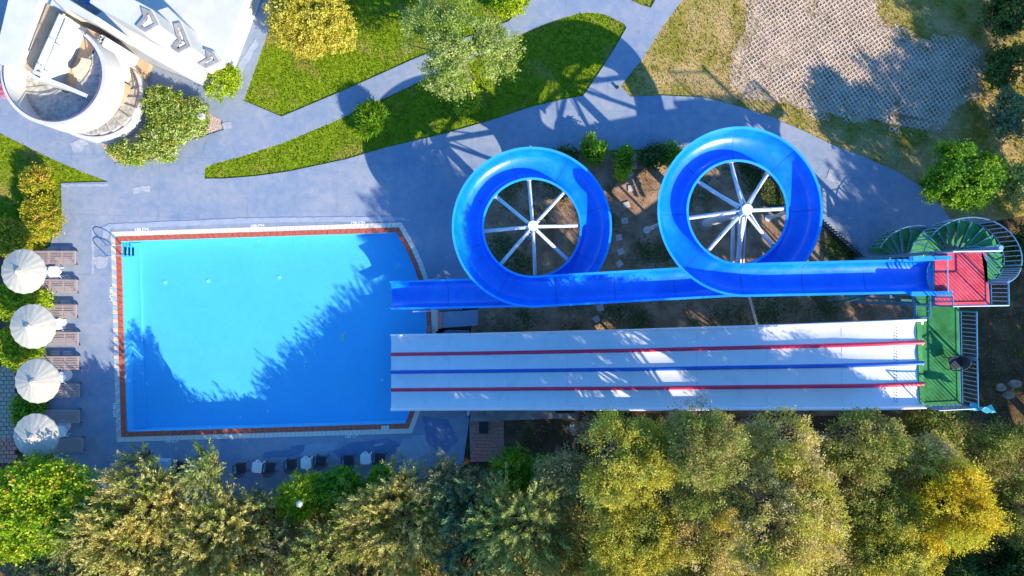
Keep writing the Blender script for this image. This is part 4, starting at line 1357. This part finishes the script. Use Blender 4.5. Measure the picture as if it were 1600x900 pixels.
ps = thing('pump_plinth', G(820, 645, 0), 'long grey concrete plinth along the lower edge of the white racing slide', 'plinth')
MB().prism(g2([(735, 630), (903, 630), (903, 655), (866, 653.5), (735, 658)]), -.1, .12, [g2([(868, 633), (900, 633), (900, 645), (868, 645)])]).build('plinth_slab', M['concrete'], ps)
MB().prism(g2([(868, 633), (900, 633), (900, 645), (868, 645)]), -.1, -.045).build('sump', M['black'], ps)
MB().prism(g2([(731, 634), (734.5, 634), (734.5, 646), (731, 646)]), -.05, .5).build('plinth_bracket', M['steel_white'], ps)
pad = tag(MB().sheet(g2([(733, 656), (787, 655), (788, 722), (735, 722)]), -.045).build('paver_pad', M['concrete']), kind='structure')
y = 659.5; row = 0
while y < 720:
    x = 738 + (3 if row % 2 else 0)
    while x < 785:
        c = G(x, y); MB().box((c.x, c.y, -.03 + rnd.uniform(-.006, .006)), (6.5 / SPX, 4.6 / SPX, .05)).build('brick', M['brick_red'], pad)
        x += 7.2
    y += 5.3; row += 1
vb = MB(); q = G(756, 668, 0); vb.box((q.x, q.y, .06), (.42, .5, .16)); vb.box((q.x, q.y, .15), (.36, .42, .03))
tag(vb.build('valve_box', M['black'], loc=(q.x, q.y, 0)), 'dark valve box on the red paved pad below the white slide', 'valve box')
q = G(893, 667, 0); vb = MB(); vb.box((q.x, q.y, 0), (.2, .26, .14)); vb.box((q.x, q.y, .08), (.16, .2, .03))
tag(vb.build('meter_box', M['blue_box'], loc=(q.x, q.y, 0)), 'small pale blue meter box on the dark soil below the white slide', 'meter box')

# picket edging between garden and deck
pk = thing('picket_fence', G(1240, 320, 0), 'low fence of dark pickets along the curved edge between garden and blue deck', 'fence')
fpx = [(1130, 250), (1155, 252), (1180, 262), (1205, 280), (1232, 303), (1260, 329), (1287, 353), (1315, 378), (1343, 403)]
F = [G(*p) for p in fpx]
MB().tube([p + Vector((0, 0, .12)) for p in F], .025, 6).build('fence_rail', M['picket'], pk)
MB().tube([p + Vector((0, 0, .42)) for p in F], .025, 6).build('fence_rail', M['picket'], pk)
prot = None
cum = [0]
for a, b in zip(F[:-1], F[1:]): cum.append(cum[-1] + (b - a).length)
k = 0; d_ = 0.0
while d_ < cum[-1]:
    j = max(i for i in range(len(cum)) if cum[i] <= d_); j = min(j, len(F) - 2)
    q = F[j].lerp(F[j + 1], (d_ - cum[j]) / (cum[j + 1] - cum[j]))
    if prot is None:
        mb = MB(); mb.box((q.x, q.y, .26), (.075, .05, .62)); mb.box((q.x, q.y, .585), (.05, .05, .03)); prot = mb.build('picket', M['picket'], pk); q0 = q
    else:
        c = prot.copy(); COL.objects.link(c); c.location = prot.location + (q - q0)
    d_ += .165

# bollard lamp beside the hedge, globe lamp in the bush, rocks
lm = thing('bollard_lamp', G(325, 186, 0), 'white topped garden bollard lamp on the gravel beside the hedge', 'lamp')
MB().cyl((*G(326, 188)[:2], -.05), .05, .65, 12).build('lamp_post', M['black'], lm, True)
MB().cyl((*G(326, 188)[:2], .6), .14, .22, 20, .16).build('lamp_shade', M['white_plastic'], lm, True)
MB().cyl((*G(326, 188)[:2], .822), .115, .02, 20).build('lamp_top', M['grey_wall'], lm)
MB().tube([G(327, 192, .04), G(322, 198, .05), G(326, 201, .03)], .05, 8).build('base_bracket', M['black'], lm, True)
gq = W(468, 787.5, 2.2)
gl_ = thing('globe_lamp', (gq.x, gq.y, 0), 'white globe garden lamp poking out of the bright yellow green bush', 'lamp')
MB().tube([(gq.x, gq.y, -.1), (gq.x, gq.y, 2.1)], .03, 8).build('lamp_post', M['black'], gl_, True)
mb = MB(); ball(mb, (gq.x, gq.y, 2.2), .15, .15, .15, 18, 12); mb.build('globe', M['white_plastic'], gl_, True)
M['pink_rock'] = simple('pink_rock', (.62, .42, .34), (.72, .52, .42), 9, .85, .3)
for i, (x, y, r_) in enumerate(((732.5, 125, .17), (733.5, 134.5, .20))):
    mb = MB(); q = W(x, y, .35); ball(mb, (q.x, q.y, .25), r_, r_ * .9, .28, 12, 8, .18, rnd)
    tag(mb.build('garden_rock', M['pink_rock'], None, True, loc=(q.x, q.y, 0)), ['smaller pink rock above its twin at the foot of the pale green tree', 'larger pink rock at the lower edge of the pale green tree'][i], 'rock')
q = G(964, 137)
vb = MB().cyl((q.x, q.y, -.06), .07, .24, 10); tag(vb.build('path_light', M['black'], loc=(q.x, q.y, 0)), 'small black path light on the lawn near the path junction', 'lamp')
mb = MB(); mb.tube([G(1049, 222, .5), G(1059, 234, .5)], .03, 8); tag(mb.build('white_pipe', M['steel_white'], loc=tuple(G(1054, 228, 0))), 'short white pipe lying by the hedge next to the large loop', 'pipe')
for i, (x, y) in enumerate(((1566, 606), (1578, 618), (1588, 600))):
    q = W(x, y, .2); mb = MB(); ball(mb, (q.x, q.y, .08), .22 + .05 * i, .2, .2, 10, 7, .25, rnd)
    tag(mb.build('boulder', simple('boulder_stone', (.24, .20, .17), (.36, .31, .27), 7, .9, .5), loc=(q.x, q.y, 0)), ['boulder nearest the slide tower on the dark soil at the right edge', 'boulder lowest of three on the dark soil at the right edge', 'boulder nearest the right edge of the dark soil'][i], 'rock')
# ================================================================ PLANTS AND TREES
M['bark'] = simple('grey_brown_bark', (.11, .075, .05), (.20, .15, .11), 9, .9, .5)
def LM(nm, dk, mid, hi, tr=.38, patch=None):
    return leaf_mat(nm, [(0, dk), (.42, mid), (.95, hi)], tr, patch)
LEAF = {
 'gold': LM('feathery_gold_leaves', (.20, .17, .03), (.60, .50, .12), (.86, .74, .28), .35, ((.36, .44, .08), .50, .62, .9)),
 'plume': LM('feathery_green_leaves', (.12, .18, .04), (.34, .40, .09), (.62, .62, .20), .35, ((.58, .46, .14), .52, .66, .8)),
 'greyolive': LM('grey_olive_leaves', (.12, .12, .05), (.28, .26, .10), (.50, .42, .20), .3, ((.20, .28, .08), .5, .62, .8)),
 'yellow': LM('yellow_green_fine_leaves', (.17, .17, .02), (.54, .50, .05), (.86, .74, .12), .4, ((.26, .32, .06), .48, .60, .8)),
 'tan': LM('tan_dry_leaves', (.26, .19, .05), (.62, .48, .15), (.88, .72, .34), .35, ((.54, .52, .05), .44, .58, .9)),
 'amber': LM('amber_leaves', (.30, .23, .01), (.74, .54, .02), (.88, .72, .06), .4, ((.50, .54, .04), .50, .64, .8)),
 'olive': LM('olive_green_leaves', (.08, .11, .015), (.24, .29, .04), (.54, .52, .12), .38, ((.44, .35, .11), .47, .60, .9)),
 'dark': LM('dark_green_leaves', (.016, .05, .01), (.06, .13, .025), (.14, .24, .05), .3),
 'teal': LM('blue_green_leaves', (.04, .09, .05), (.12, .22, .11), (.26, .38, .18), .3, ((.30, .32, .10), .54, .66, .9)),
 'green': LM('bright_green_leaves', (.04, .13, .008), (.12, .32, .015), (.34, .54, .03), .35, ((.34, .46, .02), .52, .68, 1.2)),
 'lime': LM('lime_leaves', (.14, .22, .008), (.36, .50, .015), (.62, .72, .04), .38),
 'flower': LM('flowering_bush_leaves', (.07, .18, .006), (.24, .42, .012), (.58, .64, .03), .35, ((.48, .50, .02), .5, .66, .9)),
 'petal': leaf_mat('orange_petals', [(0, (.70, .20, .05)), (1, (.88, .46, .16))], .3),
 'goldbush': LM('golden_bush_leaves', (.26, .23, .02), (.56, .50, .05), (.84, .76, .18), .35),
 'autumn': LM('autumn_hedge_leaves', (.13, .18, .01), (.42, .42, .025), (.74, .56, .05), .35, ((.66, .34, .10), .56, .70, 1.4)),
 'hedge': LM('variegated_hedge_leaves', (.07, .16, .01), (.26, .38, .02), (.80, .80, .42), .3, ((.52, .46, .06), .55, .7, 1.2)),
 'pale': LM('pale_green_leaves', (.13, .20, .03), (.34, .44, .10), (.60, .64, .22), .38, ((.26, .38, .04), .48, .62, .8)),
 'pink': LM('pink_blossom', (.10, .16, .03), (.70, .16, .36), (.90, .48, .70), .3),
 'dry': leaf_mat('dry_twigs', [(0, (.22, .16, .10)), (1, (.52, .42, .30))], .1),
}
def unit(a): return a / np.maximum(1e-6, np.linalg.norm(a, axis=1, keepdims=True))
def leaves_mesh(name, P, D, L, Wd, tone, mat, rg, outw=None):
    n = len(P)
    up = rg.normal(0, .55, (n, 3)); up[:, 2] += (1.0 if outw is None else .35)
    if outw is not None: up += outw
    S = unit(np.cross(D, up))
    Nn = np.cross(S, D)
    V = np.zeros((n, 4, 3))
    mid = P + D * (L * .45)[:, None]
    V[:, 0] = P; V[:, 1] = mid + S * (Wd / 2)[:, None]; V[:, 2] = P + D * L[:, None] - Nn * (L * .08)[:, None]; V[:, 3] = mid - S * (Wd / 2)[:, None]
    return mesh_np(name, V.reshape(-1, 3), 4, mat, tone)
STY = {  # clumps per m2 of crown, leaves per clump, clump radius, plume length, leaf length, leaf width, upward pull
 'plume': dict(c=22, n=52, cr=.060, pl=.85, ll=.14, lw=.042, up=.55, spread=.75),
 'fine':  dict(c=27, n=52, cr=.15, pl=.34, ll=.095, lw=.045, up=.35, spread=1.2),
 'leafy': dict(c=24, n=34, cr=.15, pl=.16, ll=.12, lw=.085, up=.5, spread=1.5),
 'dense': dict(c=46, n=30, cr=.09, pl=.10, ll=.085, lw=.06, up=.6, spread=1.3),
 'spiky': dict(c=150, n=8, cr=.03, pl=.08, ll=.30, lw=.040, up=.9, spread=.8),
}
def make_plant(name, label, cat, px, py, rpx, htop, style, mat, seed, rz=None, ry=None, group=None, dens=1.0, lobes=5, trunk=True, flowers=0, ground=False, low=False, zbot=None, gap=None, lsc=1.0, by=0.0):
    gap = gap if gap is not None else (-.24 if style in ('plume', 'fine', 'leafy') and trunk else -.5)
    """crown centre (px,py) is where the middle of the crown shows in the photo; rpx its radius there"""
    rg = np.random.default_rng(seed)
    S = STY[style]
    rz = rz if rz is not None else min(htop * .46, 1.6)
    zc = max(htop - rz, .25)
    if ground: c = G(px, py); r = rpx / SPX
    else: c = W(px, py, zc + rz * .4); r = rpx * (1 - (zc + rz * .4) / CAM_H) / SPX
    r *= .98
    if style == 'plume' and rpx > 30: r -= .5
    if style == 'fine': r -= .1
    ryy = r if ry is None else r * ry
    root = thing(name, (c.x, c.y, -.06), label, cat, group)
    # lobes make the outline uneven
    L = [(0, 0, 0, .80)]
    for k in range(lobes):
        a = rg.uniform(0, 2 * PI) + k * 2 * PI / max(1, lobes) ; d = rg.uniform(.42, .68)
        L.append((math.cos(a) * d, math.sin(a) * d, rg.uniform(-.35, .30), rg.uniform(.34, .52)))
    L = np.array(L)
    area = 2.2 * PI * r * ryy
    nc = int(S['c'] * area * dens) + 12
    wgt = L[:, 3] ** 2; wgt /= wgt.sum()
    li = rg.choice(len(L), nc, p=wgt)
    dirs = rg.normal(0, 1, (nc, 3)); dirs = unit(dirs)
    dirs[:, 2] = np.where(dirs[:, 2] < -.25, -dirs[:, 2], dirs[:, 2])
    rad = L[li, 3] * rg.uniform(.62, 1.05, nc)
    U = L[li, :3] + dirs * rad[:, None]
    # gnaw gaps with noise
    gate = np.array([noise.noise(Vector((u[0] * 2.2 + seed, u[1] * 2.2, u[2] * 1.5))) for u in U])
    keep = gate > gap
    U = U[keep]; dirs = dirs[keep]; nc = len(U)
    sc3 = np.array([r, ryy, rz])
    C3 = U * sc3 + np.array([0, 0, zc])
    C3[:, 2] = np.maximum(C3[:, 2], .06)
    out = unit(U * np.array([1, 1, .8]) + rg.normal(0, .28, (nc, 3)) + np.array([0, 0, S['up']]))
    npl = S['n']
    t = rg.uniform(0, 1, (nc, npl))
    pl = S['pl'] * rg.uniform(.6, 1.35, (nc, 1))
    P = C3[:, None, :] + out[:, None, :] * (t * pl)[:, :, None] + rg.normal(0, 1, (nc, npl, 3)) * (S['cr'] * (1.15 - .75 * t))[:, :, None]
    D = out[:, None, :] + rg.normal(0, 1, (nc, npl, 3)) * S['spread'] * .6
    P = P.reshape(-1, 3); D = unit(D.reshape(-1, 3))
    n = len(P)
    P[:, 2] = np.maximum(P[:, 2], .03)
    tone = np.clip(.46 + rg.normal(0, .17, (nc, 1)) + rg.normal(0, .13, (nc, npl)) + (t - .5) * .22, 0, 1).reshape(-1)
    ll = lsc * S['ll'] * rg.uniform(.65, 1.35, n); lw = lsc * S['lw'] * rg.uniform(.7, 1.3, n)
    me = leaves_mesh('crown', P, D, ll, lw, tone, LEAF[mat], rg, np.repeat(unit(U * np.array([1, 1, 1.0]) + np.array([0, 0, .1])), npl, axis=0))
    cr = link_mesh('crown' if trunk else 'foliage', me, root)
    if flowers:
        nf = flowers
        k = rg.integers(0, nc, nf)
        PF = []; DF = []
        for i in k:
            b = C3[i] + out[i] * (S['pl'] + .06)
            for q in range(9):
                PF.append(b + rg.normal(0, .05, 3)); DF.append(out[i] + rg.normal(0, .8, 3))
        PF = np.array(PF); DF = unit(np.array(DF))
        fm = leaves_mesh('blossom', PF, DF, np.full(len(PF), .09), np.full(len(PF), .07), rg.uniform(0, 1, len(PF)), LEAF['petal'], rg)
        link_mesh('blossom', fm, root)
    # trunk and limbs
    mb = MB()
    if trunk:
        r0 = .05 + .022 * htop
        top = zc - rz * .1
        lean = (rg.uniform(-.15, .15), rg.uniform(-.15, .15))
        mb.tube([(0, by, -.1), (lean[0] * .4, lean[1] * .4 + by * .45, top * .5), (lean[0], lean[1], top)], [r0, r0 * .8, r0 * .5], 9)
        mb2 = MB()
        pick = rg.choice(nc, min(nc, 56 if style == 'fine' else 36), replace=False)
        for i in pick:
            e = C3[i] + out[i] * pl[i, 0] * .8
            s0 = np.array([lean[0], lean[1], top * rg.uniform(.55, 1.0)])
            m_ = (s0 + e) / 2 + np.array([0, 0, -.12 * rg.random()]) + rg.normal(0, .1, 3)
            mb2.tube([tuple(s0), tuple(m_), tuple(e)], [r0 * .34, r0 * .22, .012], 5, caps=False)
        tr_ = mb.v and MB()
        tk = link_local('trunk', mb, M['bark'], root)
        link_local('limbs', mb2, M['bark'], root)
    else:
        for i in rg.choice(nc, min(nc, 16), replace=False):
            e = C3[i]
            mb.tube([(e[0] * .15, e[1] * .15, 0), (e[0] * .6, e[1] * .6, e[2] * .6), tuple(e)], [.022, .016, .008], 5, caps=False)
        link_local('stems', mb, M['bark'], root)
    return root
def link_local(name, mb, mat, parent):
    me = bpy.data.meshes.new(name)
    me.from_pydata(mb.v, [], mb.f)
    me.materials.append(mat)
    me.polygons.foreach_set('use_smooth', [True] * len(me.polygons))
    me.update()
    return link_mesh(name, me, parent)

GB = 'trees and tall bushes along the bottom of the pool ground'
T_ = [
 # name, label, px, py, r, htop, style, mat, extra
 ('flowering_bush', 'bright green bush dotted with orange flowers at the bottom left corner', 'bush', 48, 800, 100, 4.0, 'leafy', 'flower', dict(flowers=150, lobes=8, rz=1.7, trunk=False)),
 ('feathery_tree', 'golden feathery tree between the flowering bush and the pale blue box', 'tree', 222, 798, 90, 3.9, 'plume', 'gold', {}),
 ('feathery_tree', 'golden feathery tree at the bottom edge right of the flowering bush', 'tree', 190, 868, 95, 4.2, 'plume', 'gold', {}),
 ('feathery_tree', 'small feathery plume tree reaching over the deck left of the pale blue box', 'tree', 206, 727, 34, 3.6, 'plume', 'gold', dict(by=-2.6)),
 ('feathery_tree', 'light green feathery tree right of the pale blue box', 'tree', 314, 740, 44, 4.2, 'plume', 'plume', dict(by=-2.6)),
 ('feathery_tree', 'olive gold feathery tree below the light green plumes', 'tree', 325, 845, 92, 4.1, 'plume', 'gold', {}),
 ('feathery_tree', 'green gold feathery tree left of the lime bush', 'tree', 385, 800, 46, 3.0, 'plume', 'plume', {}),
 ('lime_bush', 'lime yellow bush with the white globe lamp in it', 'bush', 468, 778, 46, 2.3, 'dense', 'lime', dict(trunk=False)),
 ('green_bush', 'glossy green bush below the dark armchairs in the middle', 'bush', 528, 774, 48, 2.2, 'dense', 'green', dict(trunk=False, flowers=8)),
 ('green_bush', 'glossy green bush below the rightmost dark armchairs', 'bush', 598, 768, 42, 2.1, 'dense', 'green', dict(trunk=False, flowers=4)),
 ('feathery_tree', 'large golden feathery tree with upright plumes at the bottom centre left', 'tree', 628, 828, 112, 3.9, 'plume', 'gold', dict(lobes=7)),
 ('olive_tree', 'dull grey olive tree between the green bush and the golden feathery tree', 'tree', 618, 765, 38, 3.6, 'plume', 'greyolive', dict(by=-1.5)),
 ('olive_tree', 'grey olive tree below the corner of the deck right of the green bushes', 'tree', 700, 752, 52, 4.2, 'plume', 'greyolive', dict(by=-2.2)),
 ('feathery_tree', 'blue green feathery tree filling the gap beside the red paved pad', 'tree', 735, 790, 60, 5.0, 'plume', 'teal', {}),
 ('green_bush', 'vivid dark green bush just below the red paved pad', 'bush', 800, 738, 40, 2.2, 'dense', 'green', dict(trunk=False)),
 ('green_bush', 'vivid dark green bush below the pale blue meter box', 'bush', 848, 742, 34, 2.2, 'dense', 'green', dict(trunk=False)),
 ('feathery_tree', 'tall green olive tree with long upright plumes at the bottom centre', 'tree', 822, 832, 95, 6.0, 'plume', 'plume', dict(lobes=7)),
 ('olive_tree', 'thin grey olive tree at the left flank of the tall yellow tree', 'tree', 885, 745, 48, 6.0, 'fine', 'greyolive', {}),
 ('yellow_tree', 'tall yellow green tree whose crown nearly touches the white racing slide', 'tree', 980, 722, 84, 9.0, 'fine', 'yellow', dict(lobes=8, rz=2.0, dens=1.25)),
 ('yellow_tree', 'yellow green tree at the bottom edge below the tall yellow tree', 'tree', 985, 838, 92, 7.6, 'fine', 'yellow', dict(lobes=7)),
 ('young_shrub', 'small bright green shrub at the lower edge of the white slide', 'shrub', 945, 648, 20, 1.2, 'leafy', 'green', dict(trunk=False)),
 ('olive_tree', 'olive green tree with bare twigs right of the tall yellow tree', 'tree', 1118, 700, 74, 10.4, 'fine', 'olive', dict(lobes=7, rz=2.6, dens=1.35)),
 ('olive_tree', 'dark olive tree between the yellow tree and the big tan tree', 'tree', 1098, 768, 60, 8.6, 'fine', 'olive', {}),
 ('tan_tree', 'tan and pale gold tree at the bottom edge right of the yellow trees', 'tree', 1105, 862, 80, 7.4, 'fine', 'tan', {}),
 ('tan_tree', 'tan and gold tree close under the lower edge of the white slide', 'tree', 1232, 698, 60, 9.0, 'fine', 'tan', dict(rz=2.2, dens=1.3)),
 ('tan_tree', 'big tan tree with dry pale leaves at the bottom centre right', 'tree', 1240, 825, 110, 9.6, 'fine', 'tan', dict(lobes=8)),
 ('olive_tree', 'dark olive green tree below the right end of the white slide', 'tree', 1345, 708, 66, 8.2, 'fine', 'olive', dict(lobes=7)),
 ('olive_tree', 'mid green tree between the big tan tree and the amber tree', 'tree', 1360, 778, 64, 7.4, 'fine', 'olive', {}),
 ('yellow_tree', 'lime yellow tree at the bottom edge left of the dark gap', 'tree', 1405, 858, 82, 7.8, 'fine', 'yellow', {}),
 ('yellow_tree', 'light green tree right below the green slide platform', 'tree', 1468, 672, 56, 5.6, 'fine', 'olive', {}),
 ('tan_tree', 'pale gold tree above the amber tree', 'tree', 1462, 735, 56, 7.4, 'fine', 'tan', {}),
 ('amber_tree', 'amber yellow tree standing out brightest at the bottom right', 'tree', 1500, 800, 76, 8.4, 'fine', 'amber', dict(lobes=7)),
 ('dark_tree', 'dark green tree at the right edge beside the amber tree', 'tree', 1572, 722, 64, 6.0, 'fine', 'olive', {}),
 ('dark_tree', 'dark green tree in the bottom right corner', 'tree', 1560, 885, 66, 5.4, 'leafy', 'dark', {}),
 ('feathery_tree', 'dull feathery tree at the bottom edge below the lime bush', 'tree', 425, 868, 62, 3.6, 'plume', 'greyolive', {}),
 ('feathery_tree', 'green gold feathery tree at the bottom edge right of the dull one', 'tree', 505, 872, 58, 3.8, 'plume', 'plume', {}),
 ('feathery_tree', 'blue green feathery tree at the bottom edge left of the tall green plumes', 'tree', 738, 872, 60, 4.4, 'plume', 'teal', {}),
 ('olive_tree', 'dark olive tree under the tall green plumes beside the yellow tree', 'tree', 900, 860, 58, 5.0, 'fine', 'olive', {}),
 ('feathery_tree', 'small olive gold feathery tree at the lower left between larger golden ones', 'tree', 118, 838, 50, 3.8, 'plume', 'greyolive', {}),
 ('olive_tree', 'olive green tree at the bottom edge right of the lime yellow tree', 'tree', 1480, 885, 60, 5.6, 'fine', 'dark', {}),
 ('dark_tree', 'dark green tree at the right edge above the bottom right corner', 'tree', 1612, 800, 60, 6.4, 'fine', 'olive', {}),
]
GBs = {'feathery_tree': 'feathery trees along the bottom', 'olive_tree': 'olive toned trees along the bottom', 'yellow_tree': 'yellow green trees along the bottom', 'tan_tree': 'tan trees along the bottom', 'dark_tree': 'dark trees at the lower right', 'green_bush': 'green bushes along the lower deck edge'}
for i, (nm, lb, ct, x, y, r_, h, sty, mt, ex) in enumerate(T_):
    make_plant(nm, lb, ct, x, y, r_, h, sty, mt, 100 + i, group=GBs.get(nm), **ex)
# trees standing outside the frame whose shadows fall into it
OF = [(455, 985, 150, 6.5), (700, 1000, 150, 5.8), (905, 985, 140, 9.5), (1130, 975, 130, 9.5), (1350, 975, 130, 9.5), (1560, 960, 130, 9.5), (1700, 640, 90, 9.5), (1720, 760, 100, 10.0), (1700, 880, 100, 9.5), (1690, 520, 80, 8.5), (1700, 400, 80, 8.0), (1690, 250, 90, 6.5), (1700, 120, 80, 5.5), (230, 985, 130, 5.5), (1735, 705, 95, 5.6), (1700, 600, 80, 5.0), (1700, 800, 90, 5.6), (1640, 640, 60, 3.2), (1665, 560, 70, 4.2), (1655, 690, 80, 4.4), (1650, 460, 60, 3.8), (1640, 330, 50, 3.4), (1640, 20, 60, 4.0), (1500, -60, 60, 3.5)]
prot = None
for i, (x, y, r_, h) in enumerate(OF):
    if prot is None or i == 6:
        prot = make_plant('tall_tree', 'tall olive tree standing outside the picture', 'tree', x, y, 120, 8.5, 'fine', 'olive' if i < 6 else 'dark', 300 + i, group='tall trees around the pool ground outside the picture', dens=.17, lobes=8, rz=2.4, ground=True, lsc=1.9); o = prot
    else: o = copy_tree(prot)
    p = G(x, y); o.location = (p.x, p.y, -.06)
    k = r_ / 120; o.scale = (k, k, h / 8.5); o.rotation_euler = (0, 0, i * 1.3)

U_ = [
 ('golden_bush', 'large round yellow gold bush on the lawn at the top', 'bush', 487, 14, 70, 2.4, 'dense', 'goldbush', dict(trunk=False, lobes=9, rz=1.3, dens=1.2)),
 ('weeping_tree', 'airy pale green tree leaning over the path at the top centre', 'tree', 716, 62, 88, 5.4, 'fine', 'pale', dict(lobes=8, dens=.8)),
 ('lime_bush', 'lime green clipped bush at the top edge beside the path', 'bush', 797, -2, 30, 1.2, 'dense', 'lime', dict(trunk=False)),
 ('spiky_plant', 'spiky green clump on the lawn beside the path', 'plant', 580, 184, 27, .95, 'spiky', 'green', dict(trunk=False, lobes=3)),
 ('round_bush', 'round bright green bush at the corner of the white building', 'bush', 342, 129, 31, 1.3, 'dense', 'lime', dict(trunk=False, lobes=6)),
 ('hedge', 'variegated hedge mass beside the bollard lamp', 'hedge', 277, 182, 41, 1.0, 'dense', 'hedge', dict(trunk=False, lobes=9, dens=1.3)),
 ('hedge', 'variegated hedge mass touching the curved white stair', 'hedge', 252, 162, 34, 1.0, 'dense', 'hedge', dict(trunk=False, lobes=8, dens=1.3)),
 ('hedge', 'pale flowered hedge at the middle of the bed below the stair', 'hedge', 252, 212, 38, .9, 'dense', 'hedge', dict(trunk=False, lobes=8, dens=1.3)),
 ('hedge', 'pale flowered hedge at the lower corner below the curved stair', 'hedge', 200, 236, 33, .8, 'dense', 'hedge', dict(trunk=False, lobes=6, ry=.6, dens=1.3)),
 ('autumn_bush', 'yellow orange bush between the left lawn and the sun loungers', 'bush', 62, 345, 34, 1.2, 'dense', 'autumn', dict(trunk=False, ry=1.25)),
 ('autumn_bush', 'green tinged bush on the left lawn above the yellow orange one', 'bush', 52, 285, 26, 1.1, 'dense', 'autumn', dict(trunk=False, ry=1.2)),
 ('autumn_bush', 'dry pinkish bush at the left edge above the topmost parasol', 'bush', 12, 372, 34, 1.0, 'dense', 'autumn', dict(trunk=False)),
 ('hedge', 'yellow green hedge between the first and second parasols', 'hedge', 20, 470, 36, 1.0, 'dense', 'flower', dict(trunk=False, flowers=6)),
 ('hedge', 'green hedge between the second and third parasols', 'hedge', 22, 548, 36, 1.0, 'dense', 'flower', dict(trunk=False)),
 ('low_shrub', 'small bright green shrub between the upper two parasols', 'shrub', 58, 466, 18, .7, 'leafy', 'lime', dict(trunk=False)),
 ('low_shrub', 'small dark green shrub between the lower two parasols', 'shrub', 42, 638, 24, .6, 'leafy', 'green', dict(trunk=False)),
 ('garden_shrub', 'upright green shrub at the deck edge right of the smaller loop', 'shrub', 928, 234, 21, 1.1, 'leafy', 'green', dict(trunk=False)),
 ('garden_shrub', 'small green shrub beside the stepping stones', 'shrub', 976, 243, 14, .9, 'leafy', 'green', dict(trunk=False)),
 ('garden_shrub', 'low yellow green shrub below the small one beside the stepping stones', 'shrub', 972, 268, 10, .4, 'leafy', 'lime', dict(trunk=False)),
 ('garden_shrub', 'wide dark green shrub right of the stepping stones', 'shrub', 1022, 246, 24, .9, 'leafy', 'dark', dict(trunk=False, ry=.7)),
 ('garden_shrub', 'wide dark green shrub touching the large loop', 'shrub', 1050, 242, 18, .8, 'leafy', 'green', dict(trunk=False)),
 ('garden_shrub', 'dark low shrub under the upper right of the smaller loop', 'shrub', 882, 246, 16, .7, 'leafy', 'dark', dict(trunk=False)),
 ('lawn_shrub', 'leafy green plant at the foot of the pale green tree', 'shrub', 728, 152, 22, 1.0, 'leafy', 'lime', dict(trunk=False)),
 ('leafy_tree', 'bright green leafy tree between the lattice pavers and the tower', 'tree', 1515, 268, 60, 4.2, 'leafy', 'green', dict(lobes=8, rz=1.4, dens=1.3)),
 ('pale_bush', 'pale grey green bush at the right edge beside the leafy tree', 'bush', 1592, 282, 36, 3.2, 'leafy', 'pale', dict()),
 ('dark_bush', 'blue green bush at the right edge above the pale one', 'bush', 1588, 175, 36, 2.6, 'leafy', 'teal', dict()),
 ('dark_bush', 'dark bush at the right edge level with the lattice pavers', 'bush', 1592, 95, 36, 2.4, 'leafy', 'dark', dict()),
 ('dark_bush', 'dark bush in the top right corner', 'bush', 1580, 18, 36, 2.2, 'leafy', 'dark', dict()),
 ('dark_bush', 'dark bush at the right edge beside the spiral stair', 'bush', 1622, 380, 40, 3.0, 'leafy', 'dark', dict()),
 ('blossom_bush', 'pink blossoming bush at the left edge beside the curved stair', 'bush', 2, 138, 11, 1.4, 'dense', 'pink', dict(trunk=False)),
 ('dry_shrub', 'dry twiggy shrub at the end of the grey plinth', 'shrub', 912, 662, 20, 1.6, 'plume', 'dry', dict(trunk=False, dens=.5)),
 ('potted_plant', 'small dry plant on the tan garden terrace', 'plant', 213, 115, 7, .7, 'dense', 'dry', dict(trunk=False, dens=.5)),
]
for i, (nm, lb, ct, x, y, r_, h, sty, mt, ex) in enumerate(U_):
    make_plant(nm, lb, ct, x, y, r_, h, sty, mt, 500 + i, **ex)
# trailing plants in the roof planter
for i, (x, y, r_) in enumerate(((96, 30, 5), (90, 50, 5), (84, 68, 5), (77, 86, 4), (71, 102, 4))):
    q = W(x, y, 3.2)
    o = make_plant('planter_plant', ['trailing plant at the upper end of the roof planter', 'trailing plant second from the upper end of the roof planter', 'trailing plant in the middle of the roof planter', 'trailing plant second from the lower end of the roof planter', 'trailing plant at the lower end of the roof planter'][i], 'plant', 800, 450, r_ * 1.3, .45, 'dense', 'autumn', 700 + i, trunk=False, ground=True, group='trailing plants in the roof planter')
    o.location = (q.x, q.y, 2.95)
# leaf litter under the trees
def litter(name, poly, n, mat, label, size=.06, z=-.11, zr=0.0):
    P = g2(poly); X, Y = scatter(P, n); n = len(X)
    Pp = np.stack([X, Y, z + zr * rng.random(n) ** 2], 1); D = unit(np.stack([rng.normal(0, 1, n), rng.normal(0, 1, n), rng.normal(0, .25, n)], 1))
    me = leaves_mesh(name, Pp, D, size * rng.uniform(.6, 1.5, n), size * .5 * rng.uniform(.6, 1.4, n), rng.uniform(0, 1, n), mat, rng)
    tag(link_mesh(name, me), label, 'leaves', kind='stuff')
litter('undergrowth', [(60, 800), (300, 775), (735, 745), (930, 690), (1440, 680), (1620, 680), (1640, 940), (0, 940)], 52000, LEAF['olive'], 'low mixed undergrowth between the trees along the bottom', .17, -.05, .5)
litter('leaf_litter', [(0, 720), (735, 660), (1440, 650), (1560, 480), (1560, 340), (1640, 330), (1640, 940), (0, 940)], 26000, LEAF['dry'], 'fallen dry leaves on the ground under the trees')
litter('leaf_litter', [(735, 240), (1340, 240), (1460, 480), (1460, 640), (735, 640)], 5200, LEAF['dry'], 'fallen dry leaves on the garden soil', .05, -.035)
litter('fallen_leaves', [(100, 300), (1470, 200), (1470, 740), (100, 740)], 700, LEAF['dry'], 'a few fallen leaves on the blue deck', .05, .012)
